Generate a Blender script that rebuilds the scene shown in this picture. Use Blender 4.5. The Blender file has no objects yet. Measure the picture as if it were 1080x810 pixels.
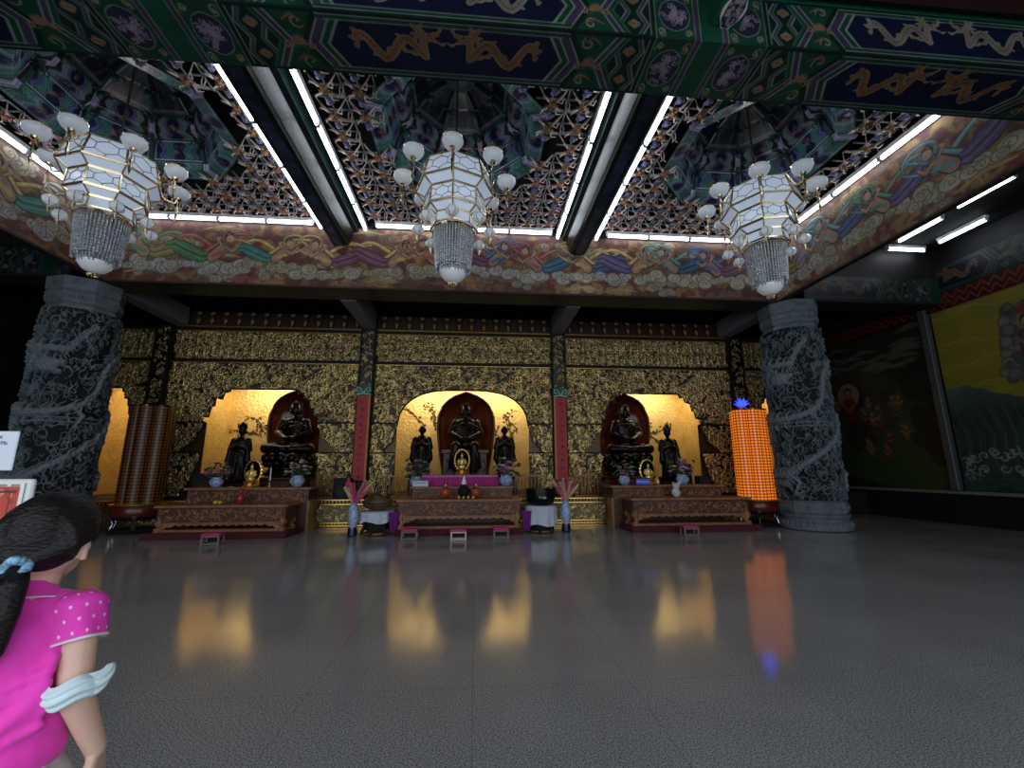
import bpy, math, random
import numpy as np
from mathutils import Vector, Matrix
rnd = random.Random(7)
RS = np.random.RandomState(11)
PI = math.pi
SC = bpy.context.scene
COL = SC.collection

# ------------------------------------------------------------------ object helpers
def link(o, parent=None):
    COL.objects.link(o)
    if parent is not None: o.parent = parent
    return o
def tag(o, label=None, cat=None, group=None, kind=None):
    if label: o['label'] = label
    if cat: o['category'] = cat
    if group: o['group'] = group
    if kind: o['kind'] = kind
    return o
def thing(name, label, cat, loc=(0, 0, 0), rz=0, group=None, kind=None, scale=None):
    o = bpy.data.objects.new(name, None)
    o.empty_display_size = .1
    o.location = loc; o.rotation_euler = (0, 0, rz)
    if scale: o.scale = (scale,)*3
    link(o)
    return tag(o, label, cat, group, kind)
def kids(o): return [c for c in bpy.data.objects if c.parent == o]
def dup(root, loc=None, rz=None, label=None, group=None):
    ch1 = kids(root)
    r = root.copy(); COL.objects.link(r)
    if loc is not None: r.location = loc
    if rz is not None: r.rotation_euler = (0, 0, rz)
    if label: r['label'] = label
    if group: r['group'] = group
    for ch in ch1:
        c = ch.copy(); COL.objects.link(c); c.parent = r
        for g in kids(ch):
            d = g.copy(); COL.objects.link(d); d.parent = c
    return r

class MB:
    """collects shapes into one mesh"""
    def __init__(s): s.v = []; s.f = []; s.m = []; s.mi = 0; s.T = None
    def add(s, vs, fs):
        b = len(s.v)
        if s.T is not None: vs = [tuple(s.T @ Vector(p)) for p in vs]
        s.v += [tuple(p) for p in vs]
        s.f += [tuple(b+i for i in f) for f in fs]; s.m += [s.mi]*len(fs)
        return s
    def box(s, x0, x1, y0, y1, z0, z1):
        s.add([(x0,y0,z0),(x1,y0,z0),(x1,y1,z0),(x0,y1,z0),(x0,y0,z1),(x1,y0,z1),(x1,y1,z1),(x0,y1,z1)],
              [(0,3,2,1),(4,5,6,7),(0,1,5,4),(1,2,6,5),(2,3,7,6),(3,0,4,7)]); return s
    def bbox(s, x0, x1, y0, y1, z0, z1, b=.01):
        """box with chamfered vertical and top edges"""
        p = [(x0+b,y0),(x1-b,y0),(x1,y0+b),(x1,y1-b),(x1-b,y1),(x0+b,y1),(x0,y1-b),(x0,y0+b)]
        cx, cy = (x0+x1)/2, (y0+y1)/2
        def ring(z, k): return [(x+(b*k if x < cx else -b*k), y+(b*k if y < cy else -b*k), z) for x, y in p]
        vs = ring(z0, 1)+ring(z0+b, 0)+ring(z1-b, 0)+ring(z1, 1)
        fs = [tuple(range(7, -1, -1)), tuple(range(24, 32))]
        for r in range(3):
            for i in range(8): fs.append((r*8+i, r*8+(i+1) % 8, r*8+8+(i+1) % 8, r*8+8+i))
        s.add(vs, fs); return s
    def lathe(s, prof, n=24, c=(0, 0, 0), ph=0, sx=1, sy=1, a0=0, a1=2*PI):
        full = abs(a1-a0-2*PI) < 1e-6
        k = n if full else n+1
        vs = []; fs = []
        for r, z in prof:
            for i in range(k):
                a = a0+(a1-a0)*i/n+ph
                vs.append((c[0]+r*math.cos(a)*sx, c[1]+r*math.sin(a)*sy, c[2]+z))
        for j in range(len(prof)-1):
            for i in range(n):
                i2 = (i+1) % k
                fs.append((j*k+i, j*k+i2, (j+1)*k+i2, (j+1)*k+i))
        if full:
            if prof[0][0] > 1e-5: fs.append(tuple(range(k-1, -1, -1)))
            if prof[-1][0] > 1e-5: fs.append(tuple((len(prof)-1)*k+i for i in range(k)))
        s.add(vs, fs); return s
    def cyl(s, c, r, h, n=16, r2=None): return s.lathe([(r, 0), (r if r2 is None else r2, h)], n, c)
    def tube(s, pts, r, n=8, flat=None):
        """tube through pts; r number or list; flat=(a,b) scales the section"""
        P = [Vector(p) for p in pts]; m = len(P)
        R = r if isinstance(r, (list, tuple)) else [r]*m
        vs = []; fs = []; ref = Vector((0, 0, 1))
        T0 = (P[1]-P[0]).normalized()
        if abs(T0.dot(ref)) > .95: ref = Vector((1, 0, 0))
        u = (ref-T0*ref.dot(T0)).normalized()
        for i in range(m):
            T = (P[min(i+1, m-1)]-P[max(i-1, 0)]).normalized()
            u = (u-T*u.dot(T))
            if u.length < 1e-4: u = T.orthogonal()
            u.normalize(); w = T.cross(u)
            fa, fb = flat or (1, 1)
            for k in range(n):
                a = 2*PI*k/n
                vs.append(P[i]+u*math.cos(a)*R[i]*fa+w*math.sin(a)*R[i]*fb)
        for i in range(m-1):
            for k in range(n):
                k2 = (k+1) % n
                fs.append((i*n+k, i*n+k2, (i+1)*n+k2, (i+1)*n+k))
        fs.append(tuple(range(n-1, -1, -1))); fs.append(tuple((m-1)*n+k for k in range(n)))
        s.add(vs, fs); return s
    def ball(s, c, r, n=12, m=8, rot=None):
        if not isinstance(r, (list, tuple)): r = (r, r, r)
        vs = [(0, 0, 1)]; fs = []
        for j in range(1, m):
            t = PI*j/m
            for i in range(n):
                a = 2*PI*i/n; vs.append((math.sin(t)*math.cos(a), math.sin(t)*math.sin(a), math.cos(t)))
        vs.append((0, 0, -1))
        for i in range(n): fs.append((0, 1+i, 1+(i+1) % n))
        for j in range(m-2):
            for i in range(n):
                a = 1+j*n; fs.append((a+i, a+n+i, a+n+(i+1) % n, a+(i+1) % n))
        L = len(vs)-1; a = 1+(m-2)*n
        for i in range(n): fs.append((L, a+(i+1) % n, a+i))
        out = []
        for p in vs:
            q = Vector((p[0]*r[0], p[1]*r[1], p[2]*r[2]))
            if rot is not None: q = rot @ q
            out.append((q.x+c[0], q.y+c[1], q.z+c[2]))
        s.add(out, fs); return s
    def cap(s, a, b, ra, rb, n=12):
        """tapered capsule"""
        a = Vector(a); b = Vector(b); d = (b-a); L = d.length; d = d/L
        pts = []; rr = []
        for t in (-.98, -.8, -.45, 0): pts.append(a+d*ra*t); rr.append(ra*math.sqrt(max(.03, 1-t*t)))
        for t in (0, .45, .8, .98): pts.append(b+d*rb*t); rr.append(rb*math.sqrt(max(.03, 1-t*t)))
        return s.tube(pts, rr, n)
    def prism(s, poly, y0, y1, ax='y'):
        """extrude 2d poly; ax y: poly in xz, ax x: poly in yz, ax z: poly in xy"""
        n = len(poly)
        def mk(p, t): return (p[0], t, p[1]) if ax == 'y' else ((t, p[0], p[1]) if ax == 'x' else (p[0], p[1], t))
        vs = [mk(p, y0) for p in poly]+[mk(p, y1) for p in poly]
        fs = [tuple(range(n)), tuple(range(2*n-1, n-1, -1))]
        for i in range(n): fs.append((i, n+i, n+(i+1) % n, (i+1) % n))
        s.add(vs, fs); return s
    def build(s, name, mat, parent=None, smooth=False, fix=True):
        me = bpy.data.meshes.new(name)
        me.from_pydata([tuple(p) for p in s.v], [], s.f)
        mats = mat if isinstance(mat, (list, tuple)) else [mat]
        for m in mats: me.materials.append(m)
        if len(mats) > 1: me.polygons.foreach_set('material_index', s.m)
        if smooth:
            me.polygons.foreach_set('use_smooth', [True]*len(me.polygons))
        me.update()
        if fix:
            import bmesh
            bm = bmesh.new(); bm.from_mesh(me); bmesh.ops.recalc_face_normals(bm, faces=bm.faces); bm.to_mesh(me); bm.free()
        if smooth:
            try: me.set_sharp_from_angle(angle=math.radians(50 if smooth is True else smooth))
            except Exception: pass
        return link(bpy.data.objects.new(name, me), parent)

def organic(mb, name, mat, parent=None, vox=.02, smooth=4, fac=.5):
    """fuses the shapes of mb into one continuous surface"""
    o = mb.build(name, mat, None, fix=False)
    m = o.modifiers.new('r', 'REMESH'); m.mode = 'VOXEL'; m.voxel_size = vox; m.use_smooth_shade = True
    m2 = o.modifiers.new('s', 'SMOOTH'); m2.iterations = smooth; m2.factor = fac
    dg = bpy.context.evaluated_depsgraph_get(); dg.update()
    me = bpy.data.meshes.new_from_object(o.evaluated_get(dg))
    o.modifiers.clear(); o.data = me; me.name = name
    if parent: o.parent = parent
    me.polygons.foreach_set('use_smooth', [True]*len(me.polygons))
    return o

# ------------------------------------------------------------------ materials
def s2l(c):
    c = np.asarray(c, float)/255.
    return np.where(c <= .04045, c/12.92, ((c+.055)/1.055)**2.4)
def rgb(*c):
    v = s2l(c); return (float(v[0]), float(v[1]), float(v[2]), 1)
def mat(name, color=(128, 128, 128), rough=.5, metal=0, emit=None, es=0, var=.12, vs=8, bump=0, bs=40, bd=.01, trans=0, ior=1.45, spec=.5, sheen=0, sss=0, alpha=1):
    m = bpy.data.materials.new(name); m.use_nodes = True
    nt = m.node_tree; b = nt.nodes['Principled BSDF']
    b.inputs['Roughness'].default_value = rough; b.inputs['Metallic'].default_value = metal
    b.inputs['Specular IOR Level'].default_value = spec
    b.inputs['IOR'].default_value = ior
    c = rgb(*color)
    b.inputs['Base Color'].default_value = c
    tc = nt.nodes.new('ShaderNodeTexCoord')
    if var:
        n = nt.nodes.new('ShaderNodeTexNoise'); n.inputs['Scale'].default_value = vs; n.inputs['Detail'].default_value = 5
        r = nt.nodes.new('ShaderNodeValToRGB')
        r.color_ramp.elements[0].position = .3; r.color_ramp.elements[1].position = .7
        r.color_ramp.elements[0].color = tuple(x*(1-var) for x in c[:3])+(1,)
        r.color_ramp.elements[1].color = tuple(min(1, x*(1+var)) for x in c[:3])+(1,)
        nt.links.new(tc.outputs['Object'], n.inputs['Vector']); nt.links.new(n.outputs['Fac'], r.inputs['Fac'])
        nt.links.new(r.outputs['Color'], b.inputs['Base Color'])
    if bump:
        n2 = nt.nodes.new('ShaderNodeTexNoise'); n2.inputs['Scale'].default_value = bs; n2.inputs['Detail'].default_value = 6
        bp = nt.nodes.new('ShaderNodeBump'); bp.inputs['Strength'].default_value = bump; bp.inputs['Distance'].default_value = bd
        nt.links.new(tc.outputs['Object'], n2.inputs['Vector']); nt.links.new(n2.outputs['Fac'], bp.inputs['Height']); nt.links.new(bp.outputs['Normal'], b.inputs['Normal'])
    if emit is not None:
        b.inputs['Emission Color'].default_value = rgb(*emit); b.inputs['Emission Strength'].default_value = es
    if trans: b.inputs['Transmission Weight'].default_value = trans
    if sheen: b.inputs['Sheen Weight'].default_value = sheen
    if sss:
        b.inputs['Subsurface Weight'].default_value = sss; b.inputs['Subsurface Radius'].default_value = (.02, .008, .004); b.inputs['Subsurface Scale'].default_value = 1
    b.inputs['Alpha'].default_value = alpha
    return m
def painted(name, rough=.6, metal=0, bump=.3, bs=120, es=0, spec=.4):
    """paint laid on in the mesh's own colour layer, with a fine grain"""
    m = bpy.data.materials.new(name); m.use_nodes = True
    nt = m.node_tree; b = nt.nodes['Principled BSDF']
    b.inputs['Roughness'].default_value = rough; b.inputs['Metallic'].default_value = metal; b.inputs['Specular IOR Level'].default_value = spec
    a = nt.nodes.new('ShaderNodeAttribute'); a.attribute_name = 'Col'
    tc = nt.nodes.new('ShaderNodeTexCoord'); n = nt.nodes.new('ShaderNodeTexNoise'); n.inputs['Scale'].default_value = bs; n.inputs['Detail'].default_value = 4
    mx = nt.nodes.new('ShaderNodeMix'); mx.data_type = 'RGBA'; mx.blend_type = 'MULTIPLY'; mx.inputs[0].default_value = .25
    nt.links.new(tc.outputs['Object'], n.inputs['Vector'])
    nt.links.new(a.outputs['Color'], mx.inputs[6]); nt.links.new(n.outputs['Fac'], mx.inputs[7]); nt.links.new(mx.outputs[2], b.inputs['Base Color'])
    bp = nt.nodes.new('ShaderNodeBump'); bp.inputs['Strength'].default_value = bump; bp.inputs['Distance'].default_value = .003
    nt.links.new(n.outputs['Fac'], bp.inputs['Height']); nt.links.new(bp.outputs['Normal'], b.inputs['Normal'])
    if es:
        nt.links.new(a.outputs['Color'], b.inputs['Emission Color']); b.inputs['Emission Strength'].default_value = es
    return m
def gilt(name, gold=(206, 180, 122), dark=(22, 18, 11), rough=.24, bump=.8, bs=38):
    """gilded carving over dark lacquer: the mesh colour layer says where the gilding is"""
    m = bpy.data.materials.new(name); m.use_nodes = True
    nt = m.node_tree; b = nt.nodes['Principled BSDF']; b.inputs['Roughness'].default_value = rough
    a = nt.nodes.new('ShaderNodeAttribute'); a.attribute_name = 'Col'
    sp = nt.nodes.new('ShaderNodeSeparateColor'); nt.links.new(a.outputs['Color'], sp.inputs[0])
    mx = nt.nodes.new('ShaderNodeMix'); mx.data_type = 'RGBA'
    mx.inputs[6].default_value = rgb(*dark); mx.inputs[7].default_value = rgb(*gold)
    nt.links.new(sp.outputs[0], mx.inputs[0]); nt.links.new(mx.outputs[2], b.inputs['Base Color'])
    mm = nt.nodes.new('ShaderNodeMath'); mm.operation = 'MULTIPLY'; mm.inputs[1].default_value = .9
    nt.links.new(sp.outputs[0], mm.inputs[0]); nt.links.new(mm.outputs[0], b.inputs['Metallic'])
    tc = nt.nodes.new('ShaderNodeTexCoord'); n = nt.nodes.new('ShaderNodeTexNoise'); n.inputs['Scale'].default_value = bs; n.inputs['Detail'].default_value = 3
    bp = nt.nodes.new('ShaderNodeBump'); bp.inputs['Strength'].default_value = bump; bp.inputs['Distance'].default_value = .02
    nt.links.new(tc.outputs['Object'], n.inputs['Vector']); nt.links.new(n.outputs['Fac'], bp.inputs['Height']); nt.links.new(bp.outputs['Normal'], b.inputs['Normal'])
    return m

# ------------------------------------------------------------------ grids carrying paint or relief
def grid(name, pos, colr, material, parent=None, mask=None, smooth=True, wrap=False, attr=True):
    """pos (ny,nx,3), colr (ny,nx,3) sRGB 0..255 or linear mask; mask (ny-1,nx-1) keeps faces"""
    ny, nx = pos.shape[:2]
    idx = np.arange(ny*nx).reshape(ny, nx)
    if wrap: idx = np.concatenate([idx, idx[:, :1]], 1)
    q = np.stack([idx[:-1, :-1], idx[:-1, 1:], idx[1:, 1:], idx[1:, :-1]], -1)
    if mask is not None: q = q[mask]
    q = q.reshape(-1, 4)
    used = np.zeros(ny*nx, bool); used[q.ravel()] = True
    remap = np.cumsum(used)-1
    q = remap[q]; P = pos.reshape(-1, 3)[used]
    me = bpy.data.meshes.new(name)
    me.vertices.add(len(P)); me.vertices.foreach_set('co', P.astype(np.float32).ravel())
    me.loops.add(len(q)*4); me.loops.foreach_set('vertex_index', q.astype(np.int32).ravel())
    me.polygons.add(len(q)); me.polygons.foreach_set('loop_start', (np.arange(len(q))*4).astype(np.int32))
    me.update(calc_edges=True)
    if smooth: me.polygons.foreach_set('use_smooth', np.ones(len(q), bool))
    if attr:
        at = me.color_attributes.new('Col', 'FLOAT_COLOR', 'POINT')
        c = colr.reshape(-1, 3)[used]
        c4 = np.ones((len(c), 4), np.float32); c4[:, :3] = c
        at.data.foreach_set('color', c4.ravel())
    me.materials.append(material); me.validate()
    return link(bpy.data.objects.new(name, me), parent)
def plane_pos(o, du, dv, w, h, nx, ny, disp=None, nrm=None):
    """positions of a flat panel: origin o, unit dirs du, dv"""
    u = np.linspace(0, w, nx)[None, :, None]; v = np.linspace(0, h, ny)[:, None, None]
    p = np.array(o, float)+u*np.array(du, float)+v*np.array(dv, float)
    if disp is not None: p = p+disp[..., None]*np.array(nrm, float)
    return p

def vnoise(ny, nx, cell, octv=4, seed=0):
    r = np.random.RandomState(seed); out = np.zeros((ny, nx)); amp = 1.; tot = 0
    for o in range(octv):
        c = max(1.5, cell/2**o); gy, gx = int(ny/c)+3, int(nx/c)+3
        g = r.rand(gy, gx)
        y = np.arange(ny)/c; x = np.arange(nx)/c
        yi = y.astype(int); xi = x.astype(int); fy = y-yi; fx = x-xi
        fy = (fy*fy*(3-2*fy))[:, None]; fx = (fx*fx*(3-2*fx))[None, :]
        a = g[yi][:, xi]; b = g[yi][:, xi+1]; cc = g[yi+1][:, xi]; d = g[yi+1][:, xi+1]
        out += amp*((a*(1-fx)+b*fx)*(1-fy)+(cc*(1-fx)+d*fx)*fy); tot += amp; amp *= .5
    return out/tot

class Canvas:
    """a painted surface w x h metres at ppm vertices per metre, row 0 at the bottom"""
    def __init__(s, w, h, ppm, base=(0, 0, 0)):
        s.w, s.h, s.p = w, h, ppm
        s.nx = int(round(w*ppm))+1; s.ny = int(round(h*ppm))+1
        s.c = np.zeros((s.ny, s.nx, 3)); s.c[:] = base
        s.z = np.zeros((s.ny, s.nx))
        s.U = np.linspace(0, w, s.nx); s.V = np.linspace(0, h, s.ny)
    def _bb(s, x0, x1, y0, y1):
        i0 = max(0, int(x0*s.p)-1); i1 = min(s.nx, int(x1*s.p)+3); j0 = max(0, int(y0*s.p)-1); j1 = min(s.ny, int(y1*s.p)+3)
        if i1 <= i0 or j1 <= j0: return None
        return i0, i1, j0, j1
    def mixin(s, b, cov, color, alpha=1):
        i0, i1, j0, j1 = b; k = (cov*alpha)[..., None]
        s.c[j0:j1, i0:i1] = s.c[j0:j1, i0:i1]*(1-k)+np.array(color, float)*k
    def disc(s, x, y, r, color, ry=None, alpha=1, rim=None):
        ry = ry or r; m = max(r, ry)
        b = s._bb(x-m, x+m, y-m, y+m)
        if b is None: return
        X, Y = np.meshgrid(s.U[b[0]:b[1]], s.V[b[2]:b[3]])
        d = (1-np.sqrt(((X-x)/r)**2+((Y-y)/ry)**2))*min(r, ry)*s.p
        s.mixin(b, np.clip(d+.5, 0, 1), color, alpha)
        if rim is not None: s.mixin(b, np.clip(1.1-abs(d-.3), 0, 1), rim, alpha*.8)
    def dist(s, pts, pad):
        pts = np.asarray(pts, float)
        b = s._bb(pts[:, 0].min()-pad, pts[:, 0].max()+pad, pts[:, 1].min()-pad, pts[:, 1].max()+pad)
        if b is None: return None, None, None
        X, Y = np.meshgrid(s.U[b[0]:b[1]], s.V[b[2]:b[3]])
        D = np.full(X.shape, 1e9); TT = np.zeros(X.shape); n = len(pts)-1
        for k in range(n):
            ax, ay = pts[k]; bx, by = pts[k+1]; dx, dy = bx-ax, by-ay; L = dx*dx+dy*dy+1e-12
            t = np.clip(((X-ax)*dx+(Y-ay)*dy)/L, 0, 1)
            d = np.hypot(X-ax-t*dx, Y-ay-t*dy); w = d < D
            D = np.where(w, d, D); TT = np.where(w, (k+t)/n, TT)
        return b, D, TT
    def stroke(s, pts, wd, color, taper=0, alpha=1, rim=None):
        b, D, T = s.dist(pts, wd)
        if b is None: return
        w = wd/2*(1-taper*abs(2*T-1)**2)
        d = (w-D)*s.p
        s.mixin(b, np.clip(d+.5, 0, 1), color, alpha)
        if rim is not None: s.mixin(b, np.clip(1.1-abs(d-.2), 0, 1), rim, alpha*.7)
    def poly(s, pts, color, alpha=1):
        pts = np.asarray(pts, float)
        b = s._bb(pts[:, 0].min(), pts[:, 0].max(), pts[:, 1].min(), pts[:, 1].max())
        if b is None: return
        X, Y = np.meshgrid(s.U[b[0]:b[1]], s.V[b[2]:b[3]]); ins = np.zeros(X.shape, bool); n = len(pts)
        for k in range(n):
            x0, y0 = pts[k]; x1, y1 = pts[(k+1) % n]
            if y0 == y1: continue
            c = ((Y < y0) != (Y < y1)) & (X < (x1-x0)*(Y-y0)/(y1-y0)+x0); ins ^= c
        s.mixin(b, ins.astype(float), color, alpha)
    def ridge(s, pts, wd, amp, taper=0):
        """raised rounded ridge in the relief"""
        b, D, T = s.dist(pts, wd)
        if b is None: return
        w = wd/2*(1-taper*abs(2*T-1)**1.5)
        h = amp*np.sqrt(np.clip(1-(D/np.maximum(w, 1e-4))**2, 0, 1))
        i0, i1, j0, j1 = b
        s.z[j0:j1, i0:i1] = np.maximum(s.z[j0:j1, i0:i1], h)
def spiral(x, y, r, turns=1.3, a0=0, sgn=1, n=16):
    return [(x+r*(1-.85*t)*math.cos(a0+sgn*t*turns*2*PI), y+r*(1-.85*t)*math.sin(a0+sgn*t*turns*2*PI)) for t in [i/(n-1) for i in range(n)]]
def curls(cv, n, r0, r1, wd, amp, seed, wrapx=False, box=None):
    r = random.Random(seed); x0, x1, y0, y1 = box or (0, cv.w, 0, cv.h)
    for _ in range(n):
        x = r.uniform(x0, x1); y = r.uniform(y0, y1); R = r.uniform(r0, r1); a = r.uniform(0, 6.28); sg = r.choice((-1, 1))
        if r.random() < .55: p = spiral(x, y, R, r.uniform(.7, 1.4), a, sg, 12)
        else:
            L = R*2.2; p = [(x+math.cos(a)*L*(t-.5)-math.sin(a)*sg*R*.5*math.sin(t*5), y+math.sin(a)*L*(t-.5)+math.cos(a)*sg*R*.5*math.sin(t*5)) for t in [i/8 for i in range(9)]]
        h = amp*r.uniform(.55, 1)
        cv.ridge(p, wd*r.uniform(.7, 1.2), h, .6)
        if wrapx:
            if x < r1*2: cv.ridge([(q[0]+cv.w, q[1]) for q in p], wd, h, .6)
            if x > cv.w-r1*2: cv.ridge([(q[0]-cv.w, q[1]) for q in p], wd, h, .6)
# ------------------------------------------------------------------ camera, light from the open front
CX = -.42
f_px, pit, yaw, rol = 451.456, .1964547, .0839875, -.0028261
fw = Vector((math.sin(yaw)*math.cos(pit), math.cos(yaw)*math.cos(pit), math.sin(pit)))
rt0 = Vector((math.cos(yaw), -math.sin(yaw), 0)); up0 = rt0.cross(fw)
rt = rt0*math.cos(rol)+up0*math.sin(rol); up = up0*math.cos(rol)-rt0*math.sin(rol)
cd = bpy.data.cameras.new('camera'); cam = link(bpy.data.objects.new('camera', cd))
cam.matrix_world = Matrix(((rt.x, up.x, -fw.x, 0), (rt.y, up.y, -fw.y, 0), (rt.z, up.z, -fw.z, 1.6), (0, 0, 0, 1)))
cd.sensor_width = 36; cd.lens = f_px/1080*36; cd.clip_start = .05; cd.clip_end = 100
SC.camera = cam
SC.view_settings.view_transform = 'Standard'; SC.view_settings.look = 'None'
SC.view_settings.exposure = 0; SC.view_settings.gamma = 1
w = bpy.data.worlds.new('World'); SC.world = w; w.use_nodes = True
w.node_tree.nodes['Background'].inputs[0].default_value = (.62, .78, 1, 1); w.node_tree.nodes['Background'].inputs[1].default_value = .35
def area(name, loc, rot, sx, sy, power, color=(1, 1, 1)):
    l = bpy.data.lights.new(name, 'AREA'); l.shape = 'RECTANGLE'; l.size = sx; l.size_y = sy; l.energy = power; l.color = color
    o = link(bpy.data.objects.new(name, l)); o.location = loc; o.rotation_euler = rot; return o
area('daylight_from_the_open_front', (-1.0, -4.6, 3.2), (math.radians(78), 0, 0), 22, 5, 800, (.86, .94, 1))

M = {}
M['black'] = mat('black_paint', (9, 10, 12), .7)
M['soot'] = mat('soot_black_board', (5, 5, 6), .9)
M['dark'] = mat('dark_timber', (26, 20, 18), .6)
M['maroon'] = mat('maroon_board', (46, 17, 16), .6)
M['darkgreen'] = mat('dark_green_paint', (16, 34, 32), .35, var=.4, vs=5)
M['green'] = mat('green_lacquer', (18, 74, 54), .4)
M['greydark'] = mat('grey_concrete', (96, 102, 106), .7)
M['wallr'] = mat('grey_brown_wall', (11, 12, 13), .6, var=.2, vs=2)
M['lintel'] = mat('grey_painted_beam', (105, 110, 114), .6, bump=.2)
M['white'] = mat('white_enamel', (225, 228, 232), .4)
M['tube'] = mat('lit_tube', (255, 255, 255), .3, emit=(236, 244, 255), es=8)
M['gold'] = mat('gold_leaf', (228, 180, 92), .3, .9, bump=.3, bs=60)
M['brass'] = mat('brass', (214, 170, 98), .25, 1, var=.05)
M['gilt'] = gilt('gilded_carving')
M['paint'] = painted('painted_plaster', .55)
M['gloss'] = painted('glossy_painted_timber', .35)

# floor: polished speckled granite slabs with thin joints
m = bpy.data.materials.new('polished_granite'); m.use_nodes = True; nt = m.node_tree; b = nt.nodes['Principled BSDF']
tc = nt.nodes.new('ShaderNodeTexCoord')
n1 = nt.nodes.new('ShaderNodeTexNoise'); n1.inputs['Scale'].default_value = 95; n1.inputs['Detail'].default_value = 6; n1.inputs['Roughness'].default_value = .75
r1 = nt.nodes.new('ShaderNodeValToRGB'); e = r1.color_ramp.elements
e[0].position = .38; e[0].color = rgb(62, 64, 68); e[1].position = .62; e[1].color = rgb(216, 214, 214)
n2 = nt.nodes.new('ShaderNodeTexNoise'); n2.inputs['Scale'].default_value = .9; n2.inputs['Detail'].default_value = 3
br = nt.nodes.new('ShaderNodeTexBrick'); br.offset = 0; br.inputs['Scale'].default_value = 1
br.inputs['Brick Width'].default_value = 1.2; br.inputs['Row Height'].default_value = 1.2; br.inputs['Mortar Size'].default_value = .004; br.inputs['Mortar Smooth'].default_value = .3
br.inputs['Color1'].default_value = (1, 1, 1, 1); br.inputs['Color2'].default_value = (.95, .95, .96, 1); br.inputs['Mortar'].default_value = (.7, .7, .7, 1)
mu = nt.nodes.new('ShaderNodeMix'); mu.data_type = 'RGBA'; mu.blend_type = 'MULTIPLY'; mu.inputs[0].default_value = 1
mu2 = nt.nodes.new('ShaderNodeMix'); mu2.data_type = 'RGBA'; mu2.blend_type = 'MULTIPLY'; mu2.inputs[0].default_value = .35
for a_, b_ in ((tc.outputs['Object'], n1.inputs['Vector']), (tc.outputs['Object'], n2.inputs['Vector']), (tc.outputs['Object'], br.inputs['Vector']), (n1.outputs['Fac'], r1.inputs['Fac']),
               (r1.outputs['Color'], mu.inputs[6]), (br.outputs['Color'], mu.inputs[7]), (mu.outputs[2], mu2.inputs[6]), (n2.outputs['Fac'], mu2.inputs[7]), (mu2.outputs[2], b.inputs['Base Color'])):
    nt.links.new(a_, b_)
mr = nt.nodes.new('ShaderNodeMapRange'); mr.inputs[3].default_value = .07; mr.inputs[4].default_value = .17
nt.links.new(n2.outputs['Fac'], mr.inputs[0]); nt.links.new(mr.outputs[0], b.inputs['Roughness'])
n3 = nt.nodes.new('ShaderNodeTexNoise'); n3.inputs['Scale'].default_value = 2.2
bp = nt.nodes.new('ShaderNodeBump'); bp.inputs['Strength'].default_value = .03; bp.inputs['Distance'].default_value = .02
nt.links.new(tc.outputs['Object'], n3.inputs['Vector']); nt.links.new(n3.outputs['Fac'], bp.inputs['Height']); nt.links.new(bp.outputs['Normal'], b.inputs['Normal'])
b.inputs['IOR'].default_value = 1.52
M['floor'] = m
def struct(name, mb, m, **k): return tag(mb.build(name, m, **k), kind='structure')
struct('floor', MB().box(-15.4, 14.2, -7, 18.6, -.2, 0), M['floor'])
struct('ceiling', MB().box(-15.4, 14.2, -7, 18.6, 10.3, 10.5), M['black'])
struct('wall_back', MB().box(-15.4, 14.2, 18.4, 18.6, 0, 10.3), M['dark'])
struct('wall_left', MB().box(-15.4, -15.1, -7, 18.4, 0, 10.3), M['dark'])
struct('wall_right', MB().box(13.95, 14.2, -7, 18.4, 0, 10.3), M['wallr'])
struct('trim_1', MB().box(-15.1, 13.95, -7, 4.0, 7.45, 7.6), M['maroon'])         # low dark soffit over the entrance
struct('trim_2', MB().box(-15.1, -10.4, 4.95, 11, 8.6, 8.7), M['black'])
struct('trim_3', MB().box(8.85, 13.95, 4.95, 14.2, 8.14, 8.24), M['soot'])
struct('trim_4', MB().box(-15.1, 13.95, 12.2, 18.4, 7.1, 7.2), M['black'])        # soffit above the altars

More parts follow.
